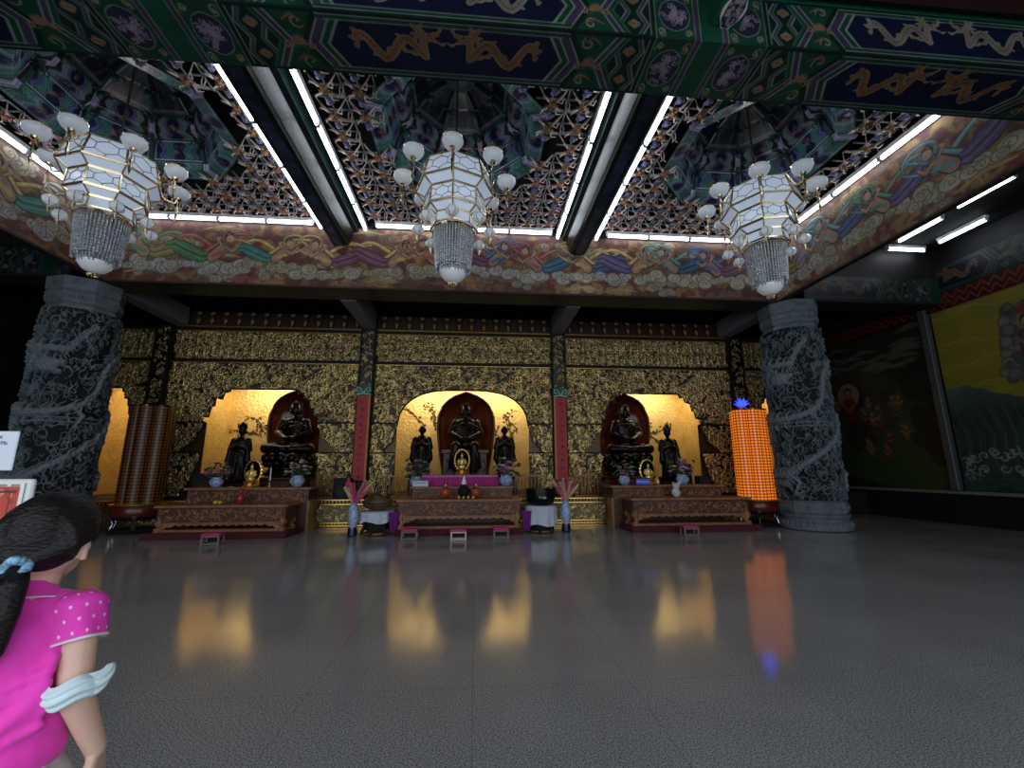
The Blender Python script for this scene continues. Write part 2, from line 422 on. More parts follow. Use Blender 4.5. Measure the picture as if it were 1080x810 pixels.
# ------------------------------------------------------------------ the great painted beam across the front
W_, GR, DG, NV, PU, LG, CRM, BR = (140, 146, 138), (18, 74, 56), (10, 42, 34), (13, 24, 56), (70, 62, 90), (72, 112, 94), (160, 144, 118), (132, 96, 66)
def field_band(c, F, lo, hi, col):
    e = 1.2/c.p; k = np.clip((F-lo)/e+.5, 0, 1)*np.clip((hi-F)/e+.5, 0, 1); c.c = c.c*(1-k[..., None])+np.array(col, float)*k[..., None]
def dragon(c, x, y, L, flip, body, rim):
    """gilded dragon: scaled winding body, crested open-jawed head, clawed legs, flame wisps"""
    s = -1 if flip else 1
    P = lambda pts: [(x+s*L*a, y+L*b) for a, b in pts]
    N = 26; sp = []
    for i in range(N):
        t = i/(N-1); sp.append((-.52+.86*t, .16*math.sin(t*9.4+.9)*(1-.25*t)+.02))
    bodyp = P(sp+[(.33, .14), (.36, .2)])
    dk = tuple(v*.5 for v in body)
    legs = []
    for q, d_ in ((6, -1), (10, 1), (16, -1), (21, 1)):
        a, b = sp[q]; k1 = (a+.05, b+.11*d_); k2 = (a+.12, b+.12*d_); legs.append(([(a, b), k1, k2], .032))
        for w_ in (-.5, 0, .5): legs.append(([k2, (k2[0]+.05*math.cos(w_), k2[1]+.05*math.sin(w_)+.01*d_)], .014))
    fl = []
    for q in range(1, N, 2):
        a, b = sp[q]; d_ = 1 if q % 4 == 1 else -1
        fl.append(([(a, b), (a-.03, b+.05*d_), (a-.07, b+.065*d_)], .022))
    for (a, b) in ((-.55, .2), (-.6, .1), (-.56, 0)): fl.append(([(-.5, .12), ((a-.5)/2, b), (a, b+.03)], .03))
    for (a, b) in ((.22, .3), (.18, .22), (.2, .34)): fl.append(([(.34, .2), (.27, (b+.2)/2+.02), (a, b)], .026))
    hd = [([(.34, .17), (.45, .2)], .075), ([(.42, .22), (.53, .235)], .04), ([(.42, .17), (.5, .14)], .03), ([(.36, .22), (.3, .31), (.33, .35)], .022), ([(.5, .24), (.56, .29), (.53, .32)], .012), ([(.5, .14), (.57, .1), (.62, .13)], .012)]
    for col, ex in ((rim, .016), (body, 0)):
        for p, wd in fl+legs+hd: c.stroke(P(p), L*(wd*1.25+ex), col, .5)
        for i in range(N-1): c.stroke(bodyp[i:i+2], L*((.05+.055*math.sin(min(1, i/(N-1)*1.15+.08)*PI*.8))+ex), col)
        c.stroke(bodyp[-4:], L*(.08+ex), col)
    for i in range(2, N-1): c.disc(bodyp[i][0], bodyp[i][1], L*.011, dk)
    c.disc(x+s*L*.42, y+L*.215, L*.012, (30, 20, 16))
def lotus(c, x, y, R, col, rim):
    for k in range(-4, 5):
        a = k*.36
        c.stroke([(x+.15*R*math.sin(a), y-R*.3), (x+R*math.sin(a)*.8, y-R*.3+R*math.cos(a)*.95)], R*.24, rim, .8)
        c.stroke([(x+.15*R*math.sin(a), y-R*.3), (x+R*math.sin(a)*.8, y-R*.3+R*math.cos(a)*.95)], R*.15, col, .8)
    for s in (-1, 1):
        c.stroke(spiral(x+s*R*1.15, y-R*.35, R*.4, 1, PI/2, s, 10), R*.16, rim, .4); c.stroke([(x+s*R*.2, y-R*.45), (x+s*R*.9, y-R*.7), (x+s*R*1.5, y-R*.1)], R*.12, col, .4)
def beam_paint(u0, w, h, ppm=96, seed=1, silver=False):
    c = Canvas(w, h, ppm, GR); r = random.Random(seed)
    U = c.U[None, :]+u0; Vn = (c.V[:, None]/h)
    d = (U-CX+3.25) % 6.5-3.25; sg = np.sign(d); d = abs(d); k = abs(2*Vn-1); hh = h
    d = d+0*Vn; k = k+0*U
    F = d+.30*k*hh                     # pointed panel ends
    field_band(c, F, -9, 1.37+.05, NV)
    for lo, hi, col in ((1.42, 1.46, W_), (1.46, 1.53, GR), (1.53, 1.56, W_), (1.56, 1.66, PU), (1.66, 1.685, W_), (1.685, 1.76, DG)): field_band(c, F, lo, hi, col)
    G = d-.30*k*hh                     # reversed chevrons
    for lo, hi, col in ((1.84, 1.87, W_), (1.87, 1.93, PU), (1.93, 1.955, W_), (1.955, 2.0, GR), (2.0, 2.02, LG)): field_band(c, G, lo, hi, col)
    k2 = abs((Vn*2) % 1*2-1)+0*U       # two hexagon cells stacked
    H = abs(d-2.27)+.12*(1-k2)*0+.1*(k2)
    m_ = (G > 2.03) & (d < 2.47)
    def mband(F_, lo, hi, col):
        s = c.c.copy(); field_band(c, F_, lo, hi, col); c.c = np.where(m_[..., None], c.c, s)
    mband(G, 2.03, 9, DG); mband(H, -1, .2, W_); mband(H, -1, .18, PU); mband(H, -1, .15, LG); mband(H, -1, .125, DG)
    for lo, hi, col in ((2.47, 2.55, DG), (2.47, 2.485, W_), (2.535, 2.55, W_), (2.55, 3.03, GR), (3.03, 3.045, W_), (3.045, 3.10, PU), (3.10, 3.115, W_), (3.115, 3.4, (14, 84, 60))): field_band(c, d, lo, hi, col)
    for e_ in (0, 1):                  # edge fillets of the beam
        ed = (Vn if e_ == 0 else 1-Vn)*h+0*U
        field_band(c, np.where(d < 2.5, ed, 9), -1, .035, DG); field_band(c, np.where(d < 1.5, ed, 9), .035, .05, W_); field_band(c, np.where(d < 1.5, ed, 9), .05, .09, GR); field_band(c, np.where(d < 1.42, ed, 9), .09, .105, W_)
    body = (140, 130, 118) if silver else (138, 98, 66); rim = (172, 160, 140)
    n0 = int((u0-CX)/6.5)-2
    for q in range(n0, n0+8):
        for s in (-1, 1):
            base = CX+q*6.5-u0
            dragon(c, base+s*.6, h*.49, min(.95, h*1.3), s > 0, body, rim)
            lotus(c, base+s*1.8, h*.5, h*.17, BR, CRM)
            for vy in (.18, .82):
                c.stroke(spiral(base+s*1.74, h*vy, .09, 1, r.random()*6, s, 10), .025, CRM, .5); c.stroke([(base+s*1.68, h*vy), (base+s*1.78, h*(vy+.1)), (base+s*1.9, h*vy)], .03, BR, .5)
            for vy in (.25, .75):
                for (ox, oy) in ((-.04, 0), (.04, 0), (0, .03), (0, -.03), (0, 0)): c.disc(base+s*2.27+ox, h*vy+oy, .035, BR, rim=CRM)
            mx, my = base+s*2.79, h*.5
            ry = h*.3; rx = .19           # the lobed medallion of interlaced curls
            for (fx, col) in ((1.16, W_), (1.06, (40, 44, 70))):
                for ox, oy in ((-.35, 0), (.35, 0), (0, .4), (0, -.4), (0, 0), (-.25, .3), (.25, .3), (-.25, -.3), (.25, -.3)):
                    c.disc(mx+ox*rx, my+oy*ry, rx*.62*fx, col, ry*.62*fx)
            for t in range(26):
                a = r.uniform(0, 6.28); R = r.uniform(0, .85)
                c.stroke(spiral(mx+rx*R*math.cos(a), my+ry*R*math.sin(a), .045, 1.1, a, 1 if t % 2 else -1, 8), .015, (168, 150, 168), .2)
            for cx_ in (-1, 1):
                for cy_ in (.1, .9):
                    for t in range(3): c.stroke(spiral(mx+cx_*.17, h*cy_+(.5-cy_)*.06*t, .05, .9, t*2, cx_, 8), .016, CRM, .4)
    n = vnoise(c.ny, c.nx, 14, 3, seed)
    c.c *= (.66+.26*n)[..., None]
    return c
FB0, FB1, FZ, FZT, FY0, FY1 = -11.5, 12.5, 6.73, 7.45, 4.11, 4.9
fb = thing('painted_cross_beam', 'huge green and navy painted beam with dragon panels across the front of the ceiling', 'beam', (0, 0, 0))
c1 = beam_paint(FB0, FB1-FB0, FY1-FY0, seed=3)
grid('dragon_soffit', plane_pos((FB0, FY0, FZ), (1, 0, 0), (0, 1, 0), c1.w, c1.h, c1.nx, c1.ny)[::1], s2l(c1.c[::-1]*1), M['gloss'], fb)
c2 = beam_paint(FB0, FB1-FB0, FZT-FZ, seed=5, silver=True)
grid('dragon_face', plane_pos((FB0, FY0, FZ), (1, 0, 0), (0, 0, 1), c2.w, c2.h, c2.nx, c2.ny), s2l(c2.c), M['gloss'], fb)
MB().box(FB0-3.5, FB1+1.4, FY0+.01, FY1, FZ+.005, FZT+1.2).build('beam_core', M['green'], fb)
# stub of the beam that runs back towards the entrance, with one lobed medallion
fs = thing('medallion_bracket', 'short carved beam end with a white rimmed medallion above the painted front beam', 'bracket', (3.0, 4.0, 6.9))
fs.scale = (.6,)*3
MB().box(-.3, .3, -.9, .17, .12, .44).build('bracket_body', M['green'], fs)
mm = MB(); pl = [(.2*math.cos(a)*(1+.08*math.cos(4*a)), .34*math.sin(a)*(1+.08*math.cos(4*a))-.15) for a in [i*PI/16 for i in range(32)]]
mm.prism([(x*1.1, (y+.15)*1.08-.15) for x, y in pl], .085, .12, 'z'); mm.build('medallion_rim', mat('pale_rim', (200, 200, 196)), fs)
cm = Canvas(.36, .64, 140, (44, 44, 66))
rr = random.Random(4)
for t in range(60): cm.stroke(spiral(rr.uniform(.03, .33), rr.uniform(.03, .61), .04, 1.1, rr.random()*6, rr.choice((-1, 1)), 8), .013, (168, 152, 168), .2)
pp = plane_pos((-.18, -.47, .08), (1, 0, 0), (0, 1, 0), cm.w, cm.h, cm.nx, cm.ny)
X, Y = pp[..., 0], pp[..., 1]+.15
mk = ((X/.19)**2+(Y/.33)**2 < 1)
grid('medallion', pp, s2l(cm.c), M['gloss'], fs, mk[1:, 1:])

# ------------------------------------------------------------------ flying figure murals round the central ceiling
def figure(c, x, y, S, flip, r):
    s = -1 if flip else 1
    P = lambda pts: [(x+s*S*a, y+S*b) for a, b in pts]
    robe = r.choice([(52, 96, 128), (74, 128, 74), (120, 66, 92), (150, 126, 60), (60, 84, 120), (132, 70, 56), (64, 130, 120), (100, 84, 130)])
    rib = r.choice([(206, 176, 104), (110, 160, 160), (176, 92, 84), (196, 190, 170), (92, 140, 96), (86, 112, 160)])
    lt = tuple(min(255, v+46) for v in robe); dk = tuple(v*.45 for v in robe)
    cl = r.choice([(196, 186, 160), (186, 180, 172), (178, 170, 140)]); cr = tuple(v*.5 for v in cl)
    for ph in (0, 1.4, 2.6):                                         # long streaming scarves
        pts = P([(-1.1+2.0*t, .1+.34*math.sin(t*6+ph)*(1-.4*t)+.25*t) for t in [i/16 for i in range(17)]])
        c.stroke(pts, .12*S, tuple(v*.5 for v in rib), .7); c.stroke(pts, .085*S, rib, .75)
        c.stroke([(a, b+.015*S) for a, b in pts], .02*S, tuple(min(255, v+40) for v in rib), .6)
    c.stroke(P([(.55+.34*math.cos(a), .42+.26*math.sin(a)) for a in [i*.4-.6 for i in range(12)]]), .07*S, rib, .6, rim=dk)
    for k in range(11):                                              # cloud bank beneath
        a, b = r.uniform(-1.0, .85), r.uniform(-.5, -.28); R = r.uniform(.12, .24)*S
        q = P([(a, b)])[0]; c.disc(q[0], q[1], R, cl, R*.72, rim=cr)
        c.stroke(spiral(q[0], q[1], R*.62, 1.3, r.random()*6, s, 10), .02*S, cr, .4, .8)
    leg = P([(.1, -.05), (-.2, -.1), (-.55, .04), (-.85, .2), (-1.05, .16)])   # trailing skirt and legs
    c.stroke(leg, .40*S, dk, .8); c.stroke(leg, .34*S, robe, .8)
    for o in (-.07, 0, .07): c.stroke([(a, b+o*S) for a, b in leg], .028*S, lt if o else dk, .6, .8)
    c.stroke(P([(.06, -.1), (.3, .16)]), .3*S, dk); c.stroke(P([(.06, -.1), (.3, .16)]), .25*S, (178, 132, 108))          # torso
    c.stroke(P([(.05, -.08), (.2, .0), (.35, .02)]), .1*S, rib)
    for arm in ([(.3, .2), (.5, .06), (.62, .2)], [(.24, .22), (.12, .38), (.3, .46)]):
        c.stroke(P(arm), .1*S, dk, .3); c.stroke(P(arm), .075*S, (190, 146, 120), .3)
    h = P([(.4, .4)])[0]
    c.disc(h[0], h[1], .2*S, tuple(v*.8 for v in rib), rim=dk, alpha=.6)
    c.disc(h[0], h[1]+.05*S, .115*S, (34, 26, 26)); c.disc(h[0]+s*.02*S, h[1], .095*S, (196, 154, 126)); c.disc(h[0]-s*.02*S, h[1]+.14*S, .05*S, (34, 26, 26))
    c.disc(h[0]-s*.02*S, h[1]+.12*S, .02*S, (200, 150, 70))
def mural(w, h, seed, ppm=62, warm=1):
    c = Canvas(w, h, ppm); n = vnoise(c.ny, c.nx, 34, 4, seed); n2 = vnoise(c.ny, c.nx, 80, 3, seed+9)
    sw = np.sin((n*9+n2*6)*2.2)*.5+.5
    A, B, C_ = np.array((104, 48, 44.)), np.array((158, 122, 70.)), np.array((70, 40, 38.))
    k = sw[..., None]; c.c = A*(1-k)+B*k; k2 = np.clip((n2-.5)*4, 0, 1)[..., None]; c.c = c.c*(1-k2*.6)+C_*k2*.6
    e = np.clip(1-abs(sw-.5)*14, 0, 1)[..., None]; c.c = c.c*(1-.35*e)
    r = random.Random(seed)
    for q in range(int(w*1.6)):                                       # big pale cloud banks
        x, y = r.uniform(0, w), r.uniform(.15, h-.15); col = r.choice([(190, 176, 146), (176, 160, 140), (150, 120, 90)])
        for t in range(7):
            xx, yy = x+r.uniform(-.4, .4), y+r.uniform(-.14, .14); R = r.uniform(.09, .2); c.disc(xx, yy, R, col, R*.7, .9, rim=tuple(v*.45 for v in col)); c.stroke(spiral(xx, yy, R*.65, 1.3, r.random()*6, 1, 10), .018, tuple(v*.5 for v in col), .4)
    for q in range(int(w*2.2)):                                       # drifting cloud scrolls
        x, y = r.uniform(0, w), r.uniform(.1, h-.1); col = r.choice([(178, 146, 92), (150, 84, 72), (196, 172, 130), (128, 96, 72)])
        for t in range(5):
            xx, yy = x+r.uniform(-.3, .3), y+r.uniform(-.1, .1); R = r.uniform(.07, .16)
            c.disc(xx, yy, R, col, R*.75, .85, rim=tuple(v*.5 for v in col)); c.stroke(spiral(xx, yy, R*.6, 1.2, r.random()*6, 1, 8), .014, tuple(v*.5 for v in col), .4)
        c.stroke([(x-.5, y-.06), (x, y+.06), (x+.5, y-.02)], .07, col, .8)
    x = .9; i = 0
    while x < w-.4:
        figure(c, x, h*r.uniform(.44, .56), h*r.uniform(.5, .6), r.random() < .5, r); x += r.uniform(1.25, 1.6); i += 1
    ed = np.minimum(c.V[:, None], h-c.V[:, None])+0*c.U[None]
    field_band(c, ed, -1, .05, (60, 34, 30))
    c.c *= (.72+.26*vnoise(c.ny, c.nx, 8, 2, seed+3))[..., None]
    return c
MX0, MX1, MZ0, MZ1 = -9.5, 8.66, 6.33, 8.12
mb_ = thing('mural_beam', 'wide painted frieze of flying robed figures and clouds above the altar', 'mural beam', (0, 11, 0))
cm = mural(MX1-MX0, MZ1-MZ0, 21)
grid('figure_painting', plane_pos((MX0, 0, MZ0), (1, 0, 0), (0, 0, 1), cm.w, cm.h, cm.nx, cm.ny), s2l(cm.c), M['paint'], mb_)
MB().box(MX0-.02, MX1+.02, .01, .8, MZ0, MZ1+.5).build('beam_core', M['dark'], mb_)
def pattern_strip(w, h, seed, ppm=50):
    """dark green and navy border of medallions, chevrons and dragon panels"""
    c = beam_paint(0, w, h, ppm, seed); return c
cs = pattern_strip(MX1-MX0, .78, 8)
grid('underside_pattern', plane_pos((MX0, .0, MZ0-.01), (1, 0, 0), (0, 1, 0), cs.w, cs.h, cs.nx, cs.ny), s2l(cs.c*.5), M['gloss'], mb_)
MB().box(MX0, MX1, -.05, .06, MZ1, MZ1+.09).build('cornice', M['darkgreen'], mb_)
for sx, X, lab in ((1, MX1, 'painted frieze of blue and gold flying figures running along the right side'), (-1, MX0, 'painted frieze of flying figures running along the left side behind a chandelier')):
    t = thing('mural_beam', lab, 'mural beam', (X, 4.9, 0))
    c = mural(6.1, MZ1-MZ0, 31+sx, ppm=72)
    if sx > 0:
        c.c = c.c[:, ::-1]
    grid('figure_painting', plane_pos((0, 0, MZ0), (0, 1, 0), (0, 0, 1), c.w, c.h, c.nx, c.ny), s2l(c.c), M['paint'], t)
    MB().box(min(.01*sx, .14*sx), max(.01*sx, .14*sx), 0, 6.1, MZ0, MZ1+.5).build('beam_core', M['dark'], t)
    MB().box(min(-.05*sx, .06*sx), max(-.05*sx, .06*sx), 0, 6.1, MZ1, MZ1+.09).build('cornice', M['darkgreen'], t)

# ------------------------------------------------------------------ the two depth beams between the ceiling bays
M['bluegloss'] = mat('worn_blue_gloss_paint', (52, 66, 90), .2, .1, var=.6, vs=3)
for X, lab in ((-3.72, 'narrow green and blue painted ceiling beam beside the left dome'), (2.8, 'narrow green and blue painted ceiling beam beside the right dome')):
    t = thing('ceiling_beam', lab, 'beam', (X, 4.9, 0))
    MB().prism([(-.19, 7.56), (.19, 7.56), (.22, 7.62), (.3, 7.95), (.42, 8.0), (.42, 8.5), (-.42, 8.5), (-.42, 8.0), (-.3, 7.95), (-.22, 7.62)], 0, 6.1).build('beam_core', M['darkgreen'], t)
    for s in (-1, 1):
        c = beam_paint(0, 6.1, .36, 50, 40+s)
        p = plane_pos((0, 0, 0), (0, 1, 0), (0, 0, 1), 6.1, .33, c.nx, c.ny); k = p[..., 2]/.33
        p[..., 0] = s*(.235+.085*k); p[..., 2] = 7.62+p[..., 2]
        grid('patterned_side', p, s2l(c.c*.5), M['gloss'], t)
    MB().box(-.1, .1, .01, 6.08, 7.535, 7.56).build('glossy_soffit', M['bluegloss'], t)

# ------------------------------------------------------------------ fluorescent tubes
def tube_light():
    t = thing('fluorescent_tube', 'lit white fluorescent tube', 'tube light')
    o = MB()
    o.prism([(-.045, .05), (.045, .05), (.06, .1), (.06, .13), (-.06, .13), (-.06, .1)], -.61, .61)
    for y in (-.6, .57): o.box(-.035, .035, y, y+.03, -.03, .05)
    o.build('holder', M['white'], t)
    MB().tube([(0, -.575, 0), (0, .575, 0)], .036, 10).build('lamp', M['tube'], t, smooth=True)
    return t
tb = tube_light(); first = [True]
def place_tube(loc, rz, label, group, tilt=0):
    if first[0]: o = tb; first[0] = False; o.location = loc; o.rotation_euler = (0, 0, rz); o['label'] = label; o['group'] = group
    else: o = dup(tb, loc, rz, label, group)
    if tilt: o.rotation_euler = (0, tilt, rz)
lines = [(-4.28, 'the left side of the left ceiling beam'), (-3.10, 'the right side of the left ceiling beam'), (2.24, 'the left side of the right ceiling beam'), (3.36, 'the right side of the right ceiling beam'), (-9.36, 'the left mural'), (8.52, 'the right mural')]
for X, nm in lines:
    for k in range(5):
        place_tube((X, 5.5+1.23*k, 8.06), 0, 'lit white fluorescent tube in the row along '+nm, 'tubes along '+nm)
for x0, nm, n in ((-9.0, 'left', 4), (-2.5, 'middle', 4), (3.95, 'right', 4)):
    for k in range(n):
        place_tube((x0+.3+1.22*k, 10.86, 8.1), PI/2, 'lit white fluorescent tube above the altar-side mural in the %s bay' % nm, 'tubes over the mural, %s bay' % nm)
for i, (x, y, z, rz) in enumerate(((11.95, 8.1, 8.0, 0), (12.07, 9.74, 8.0, 0), (13.3, 9.7, 8.0, 0), (12.75, 10.75, 8.0, PI/2))):
    place_tube((x, y, z), rz, ['lit tube nearest the entrance in the dark right aisle', 'thin lit tube nearest the right mural in the dark aisle', 'lit tube beside the right wall in the dark aisle', 'short-looking lit tube set crosswise deep in the dark aisle'][i], 'tubes in the right aisle')
for o in (-9.36, -4.28, -3.10, 2.24, 3.36, 8.52): pass

# ------------------------------------------------------------------ domes
BAYS = [(-6.82, 7.75, 5.1, 'left'), (-.43, 7.75, 5.3, 'centre'), (5.94, 7.75, 5.1, 'right')]
def oct_pt(r, a):
    a = (a+PI/8) % (PI/4)-PI/8
    return r*math.cos(PI/8)/math.cos(a)
def ring(name, prof, canvas, parent, m, dark=1):
    """octagonal ring surface: prof [(r,z)..] across the canvas height"""
    c = canvas; n = c.nx; th = np.linspace(0, 2*PI, n); s = np.linspace(0, 1, c.ny)
    pr = np.array(prof, float); tt = np.linspace(0, 1, len(pr)); R = np.interp(s, tt, pr[:, 0]); Z = np.interp(s, tt, pr[:, 1])
    k = np.array([oct_pt(1, a) for a in th])
    p = np.zeros((c.ny, n, 3)); p[..., 0] = R[:, None]*(k*np.cos(th))[None]; p[..., 1] = R[:, None]*(k*np.sin(th))[None]; p[..., 2] = Z[:, None]
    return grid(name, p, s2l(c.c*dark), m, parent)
def chev_ring(w, h, ppm, seed, cols, field):
    c = Canvas(w, h, ppm, field); seg = w/8
    u = ((c.U[None]+seg/2) % seg)/seg; u = abs(u-.5)*2+0*c.V[:, None]; v = c.V[:, None]/h+0*c.U[None]   # u: 0 at side middle, 1 at corner
    k = abs(2*v-1)
    zig = abs(((v*2) % 1)*2-1)
    F = u*seg/2+.5*zig*.16
    x = .16
    field_band(c, F, -1, x, NV)
    r = random.Random(seed)
    while x < seg/2-.12:
        col = cols[int(x*100) % len(cols)]; wd = .035
        field_band(c, F, x, x+.012, (170, 176, 186)); field_band(c, F, x+.012, x+.012+wd, r.choice(cols)); x += .012+wd+.012
    field_band(c, u, .9, 2, (104, 92, 138)); field_band(c, u, .87, .9, (150, 155, 170)); field_band(c, u, .955, 2, (150, 142, 176))
    for q in range(9):
        for t in range(5): c.stroke(spiral(q*seg+r.uniform(-.11, .11), h*r.uniform(.25, .75), .05, 1, r.random()*6, 1, 8), .014, (150, 108, 74), .3)
    field_band(c, v, -1, .05, (40, 66, 60)); field_band(c, v, .05, .08, (160, 166, 170)); field_band(c, v, .92, .95, (160, 166, 170)); field_band(c, v, .95, 2, (20, 44, 48))
    c.c = np.minimum(255, c.c*(1.05+.5*vnoise(c.ny, c.nx, 8, 2, seed))[..., None])
    return c
cols = [(28, 92, 78), (74, 66, 116), (34, 48, 96), (20, 60, 54), (90, 120, 130)]
cA = chev_ring(10.5, .55, 46, 1, cols, (18, 60, 50)); cB = chev_ring(9.2, .62, 46, 2, cols, (18, 30, 56)); cC = chev_ring(7, .5, 44, 3, cols, (30, 26, 22))
cD = chev_ring(5, .95, 44, 4, cols, (16, 20, 26))
def make_dome(label):
    t = thing('ceiling_dome', label, 'dome')
    ring('outer_ring', [(1.92, 8.30), (1.60, 8.34), (1.56, 8.5)], cA, t, M['gloss'], 1)
    ring('chevron_wall', [(1.56, 8.5), (1.42, 8.95)], cB, t, M['gloss'], 1)
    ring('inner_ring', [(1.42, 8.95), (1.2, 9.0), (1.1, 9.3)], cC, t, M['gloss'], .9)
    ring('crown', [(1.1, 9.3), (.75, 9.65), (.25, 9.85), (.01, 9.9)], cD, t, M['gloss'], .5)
    for k in range(8):
        a = PI/8+k*PI/4; ca, sa = math.cos(a), math.sin(a)
        m = MB(); m.tube([(1.5*ca, 1.5*sa, 8.45), (1.36*ca, 1.36*sa, 8.9), (1.12*ca, 1.12*sa, 9.25), (.72*ca, .72*sa, 9.58), (.2*ca, .2*sa, 9.78)], [.05, .045, .04, .035, .03], 6)
        for rr_, z in ((1.4, 8.8), (1.12, 9.2), (.75, 9.52)):
            m.ball((rr_*ca*.93, rr_*sa*.93, z-.04), (.07, .07, .09), 6, 5)
            for s in (-1, 1): m.tube([(rr_*ca*.93, rr_*sa*.93, z), (rr_*ca*.88-sa*.1*s, rr_*sa*.88+ca*.1*s, z+.05), (rr_*ca*.9-sa*.16*s, rr_*sa*.9+ca*.16*s, z-.02)], .018, 5)
        m.build('rib', M['rib'], t, smooth=True)
    MB().ball((0, 0, 9.72), (.22, .22, .1), 12, 6).lathe([(.3, 9.8), (.32, 9.74), (.26, 9.7)], 16).build('boss', M['rib'], t, smooth=True)
    return t
M['oldgold'] = mat('dull_gold_paint', (138, 100, 58), .45, .3, var=.3)
M['rib'] = mat('teal_rib_paint', (44, 74, 74), .4, var=.4, vs=6)
dm = make_dome('octagonal painted ceiling dome above the middle chandelier')
dm.location = (BAYS[1][0], BAYS[1][1], 0)
dup(dm, (BAYS[0][0], BAYS[0][1], 0), 0, 'octagonal painted ceiling dome above the left chandelier')
dup(dm, (BAYS[2][0], BAYS[2][1], 0), 0, 'octagonal painted ceiling dome above the right chandelier')
# ------------------------------------------------------------------ bracket lattice that fills each bay round its dome
def bracket_mesh(p):
    """one bracket cluster: gilt lion block, curling pink arms, lavender lotus cups, rods"""
    o = MB(); h = p/2
    o.mi = 0
    o.ball((0, 0, -.16), (.06, .06, .07), 7, 5); o.tube([(0, 0, -.2), (0, -.03, -.27)], [.035, .02], 5)
    for a in (0.4, 1.6, 2.8, 4.1, 5.4): o.tube([(0, 0, -.16), (.09*math.cos(a), .09*math.sin(a), -.17), (.13*math.cos(a), .13*math.sin(a), -.12)], [.03, .022, .01], 5)
    o.mi = 1
    for k in range(4):
        a = PI/4+k*PI/2; ca, sa = math.cos(a), math.sin(a); L = h*1.28
        o.tube([(0, 0, -.1), (.35*L*ca, .35*L*sa, -.15), (.7*L*ca, .7*L*sa, -.09), (L*ca, L*sa, -.02)], [.018, .024, .02, .012], 5, flat=(1.6, .6))
        o.tube([(.25*L*ca, .25*L*sa, -.14), (.5*L*ca-.05*sa, .5*L*sa+.05*ca, -.2), (.75*L*ca, .75*L*sa, -.17)], [.012, .017, .008], 5)
    for s in (-1, 1):
        o.tube([(h+s*.02, 0, -.03), (h+s*.035, 0, -.14), (h+s*.015, 0, -.25), (h+s*.06, 0, -.29)], [.014, .014, .014, .008], 5)
    o.mi = 2
    o.ball((0, h, -.14), (.065, .065, .05), 7, 5)
    for a in (0, 2.1, 4.2): o.ball((.06*math.cos(a), h+.06*math.sin(a), -.12), (.045, .045, .035), 6, 4)
    o.tube([(0, h, -.1), (0, h, 0)], .018, 5)
    o.mi = 3
    o.box(-h, h, -.012, .012, -.035, -.01); o.box(-h, h, h-.012, h+.012, -.035, -.01); o.box(-.012, .012, -h, h, -.06, -.035); o.box(h-.012, h+.012, -h, h, -.06, -.035)
    return o
bm_ = [mat('lion_gold_paint', (150, 108, 76), .4, .1, var=.4, vs=20), mat('rose_arm_paint', (226, 196, 192), .35, var=.5, vs=9), mat('lavender_lotus_paint', (120, 116, 156), .3, var=.3), mat('pale_teal_rod_paint', (150, 172, 168), .35, var=.3)]
for bx_, by_, bw, nm in BAYS:
    t = thing('bracket_ceiling', 'dense lattice of carved rose and gold brackets filling the %s ceiling bay' % nm, 'bracket ceiling', (bx_, by_, 8.42))
    nxb = 9; px = bw/nxb; nyb = 11; py = 6.1/nyb
    proto = bracket_mesh(px).build('bracket', bm_, t, smooth=False)
    fst = True
    for j in range(nyb):
        for i in range(nxb):
            x, y = (i-nxb/2+.5)*px, (j-nyb/2+.5)*py+.1
            if math.hypot(x, y+0) < 1.78: continue
            if fst: o = proto; fst = False
            else: o = proto.copy(); COL.objects.link(o)
            o.location = (x, y, rnd.uniform(-.015, .015)); o.scale = (1, py/px, 1); o.parent = t
    NXg = 60; p = plane_pos((-bw/2-.3, -3.2, .42), (1, 0, 0), (0, 1, 0), bw+.6, 6.6, NXg, NXg)
    cxm = (p[:-1, :-1, :]+p[1:, 1:, :])/2; mk = np.hypot(cxm[..., 0], cxm[..., 1]) > 1.42
    grid('dark_backing', p, np.zeros((NXg, NXg, 3)), M['black'], t, mk, attr=False)

# ------------------------------------------------------------------ side aisles: painted upper beams, lintels
for x0, x1, lab in ((9.5, 13.95, 'dim blue panelled beam across the right aisle'), (-15.1, -10.3, 'dim blue panelled beam across the left aisle')):
    t = thing('aisle_beam', lab, 'beam', (x0, 11, 0))
    c = beam_paint(-1.4, x1-x0, .75, 50, 60)
    grid('painted_face', plane_pos((0, 0, 6.45), (1, 0, 0), (0, 0, 1), c.w, c.h, c.nx, c.ny), s2l(c.c*.8), M['gloss'], t)
    MB().box(0, x1-x0, .01, .7, 6.4, 8.6).build('beam_core', M['dark'], t)
for X, lab in ((-9.75, 'grey beam underside behind the left carved pillar'), (CX-3.25, 'grey slanting beam underside left of the middle altar'), (CX+3.25, 'grey slanting beam underside right of the middle altar'), (9.0, 'grey beam underside behind the right carved pillar')):
    tag(MB().bbox(X-.22, X+.22, 11.8, 14.35, 6.3, 6.9, .015).build('grey_lintel', M['lintel']), lab, 'beam')

for bx_, by_, bw, nm in BAYS:
    l = bpy.data.lights.new('dome_fill_light', 'POINT'); l.energy = 20; l.shadow_soft_size = .12; l.color = (.9, .95, 1)  # added unseen fill above each chandelier, brightening dome paint and brackets
    o = link(bpy.data.objects.new('dome_fill_light', l)); o.location = (bx_, by_-.1, 7.55)
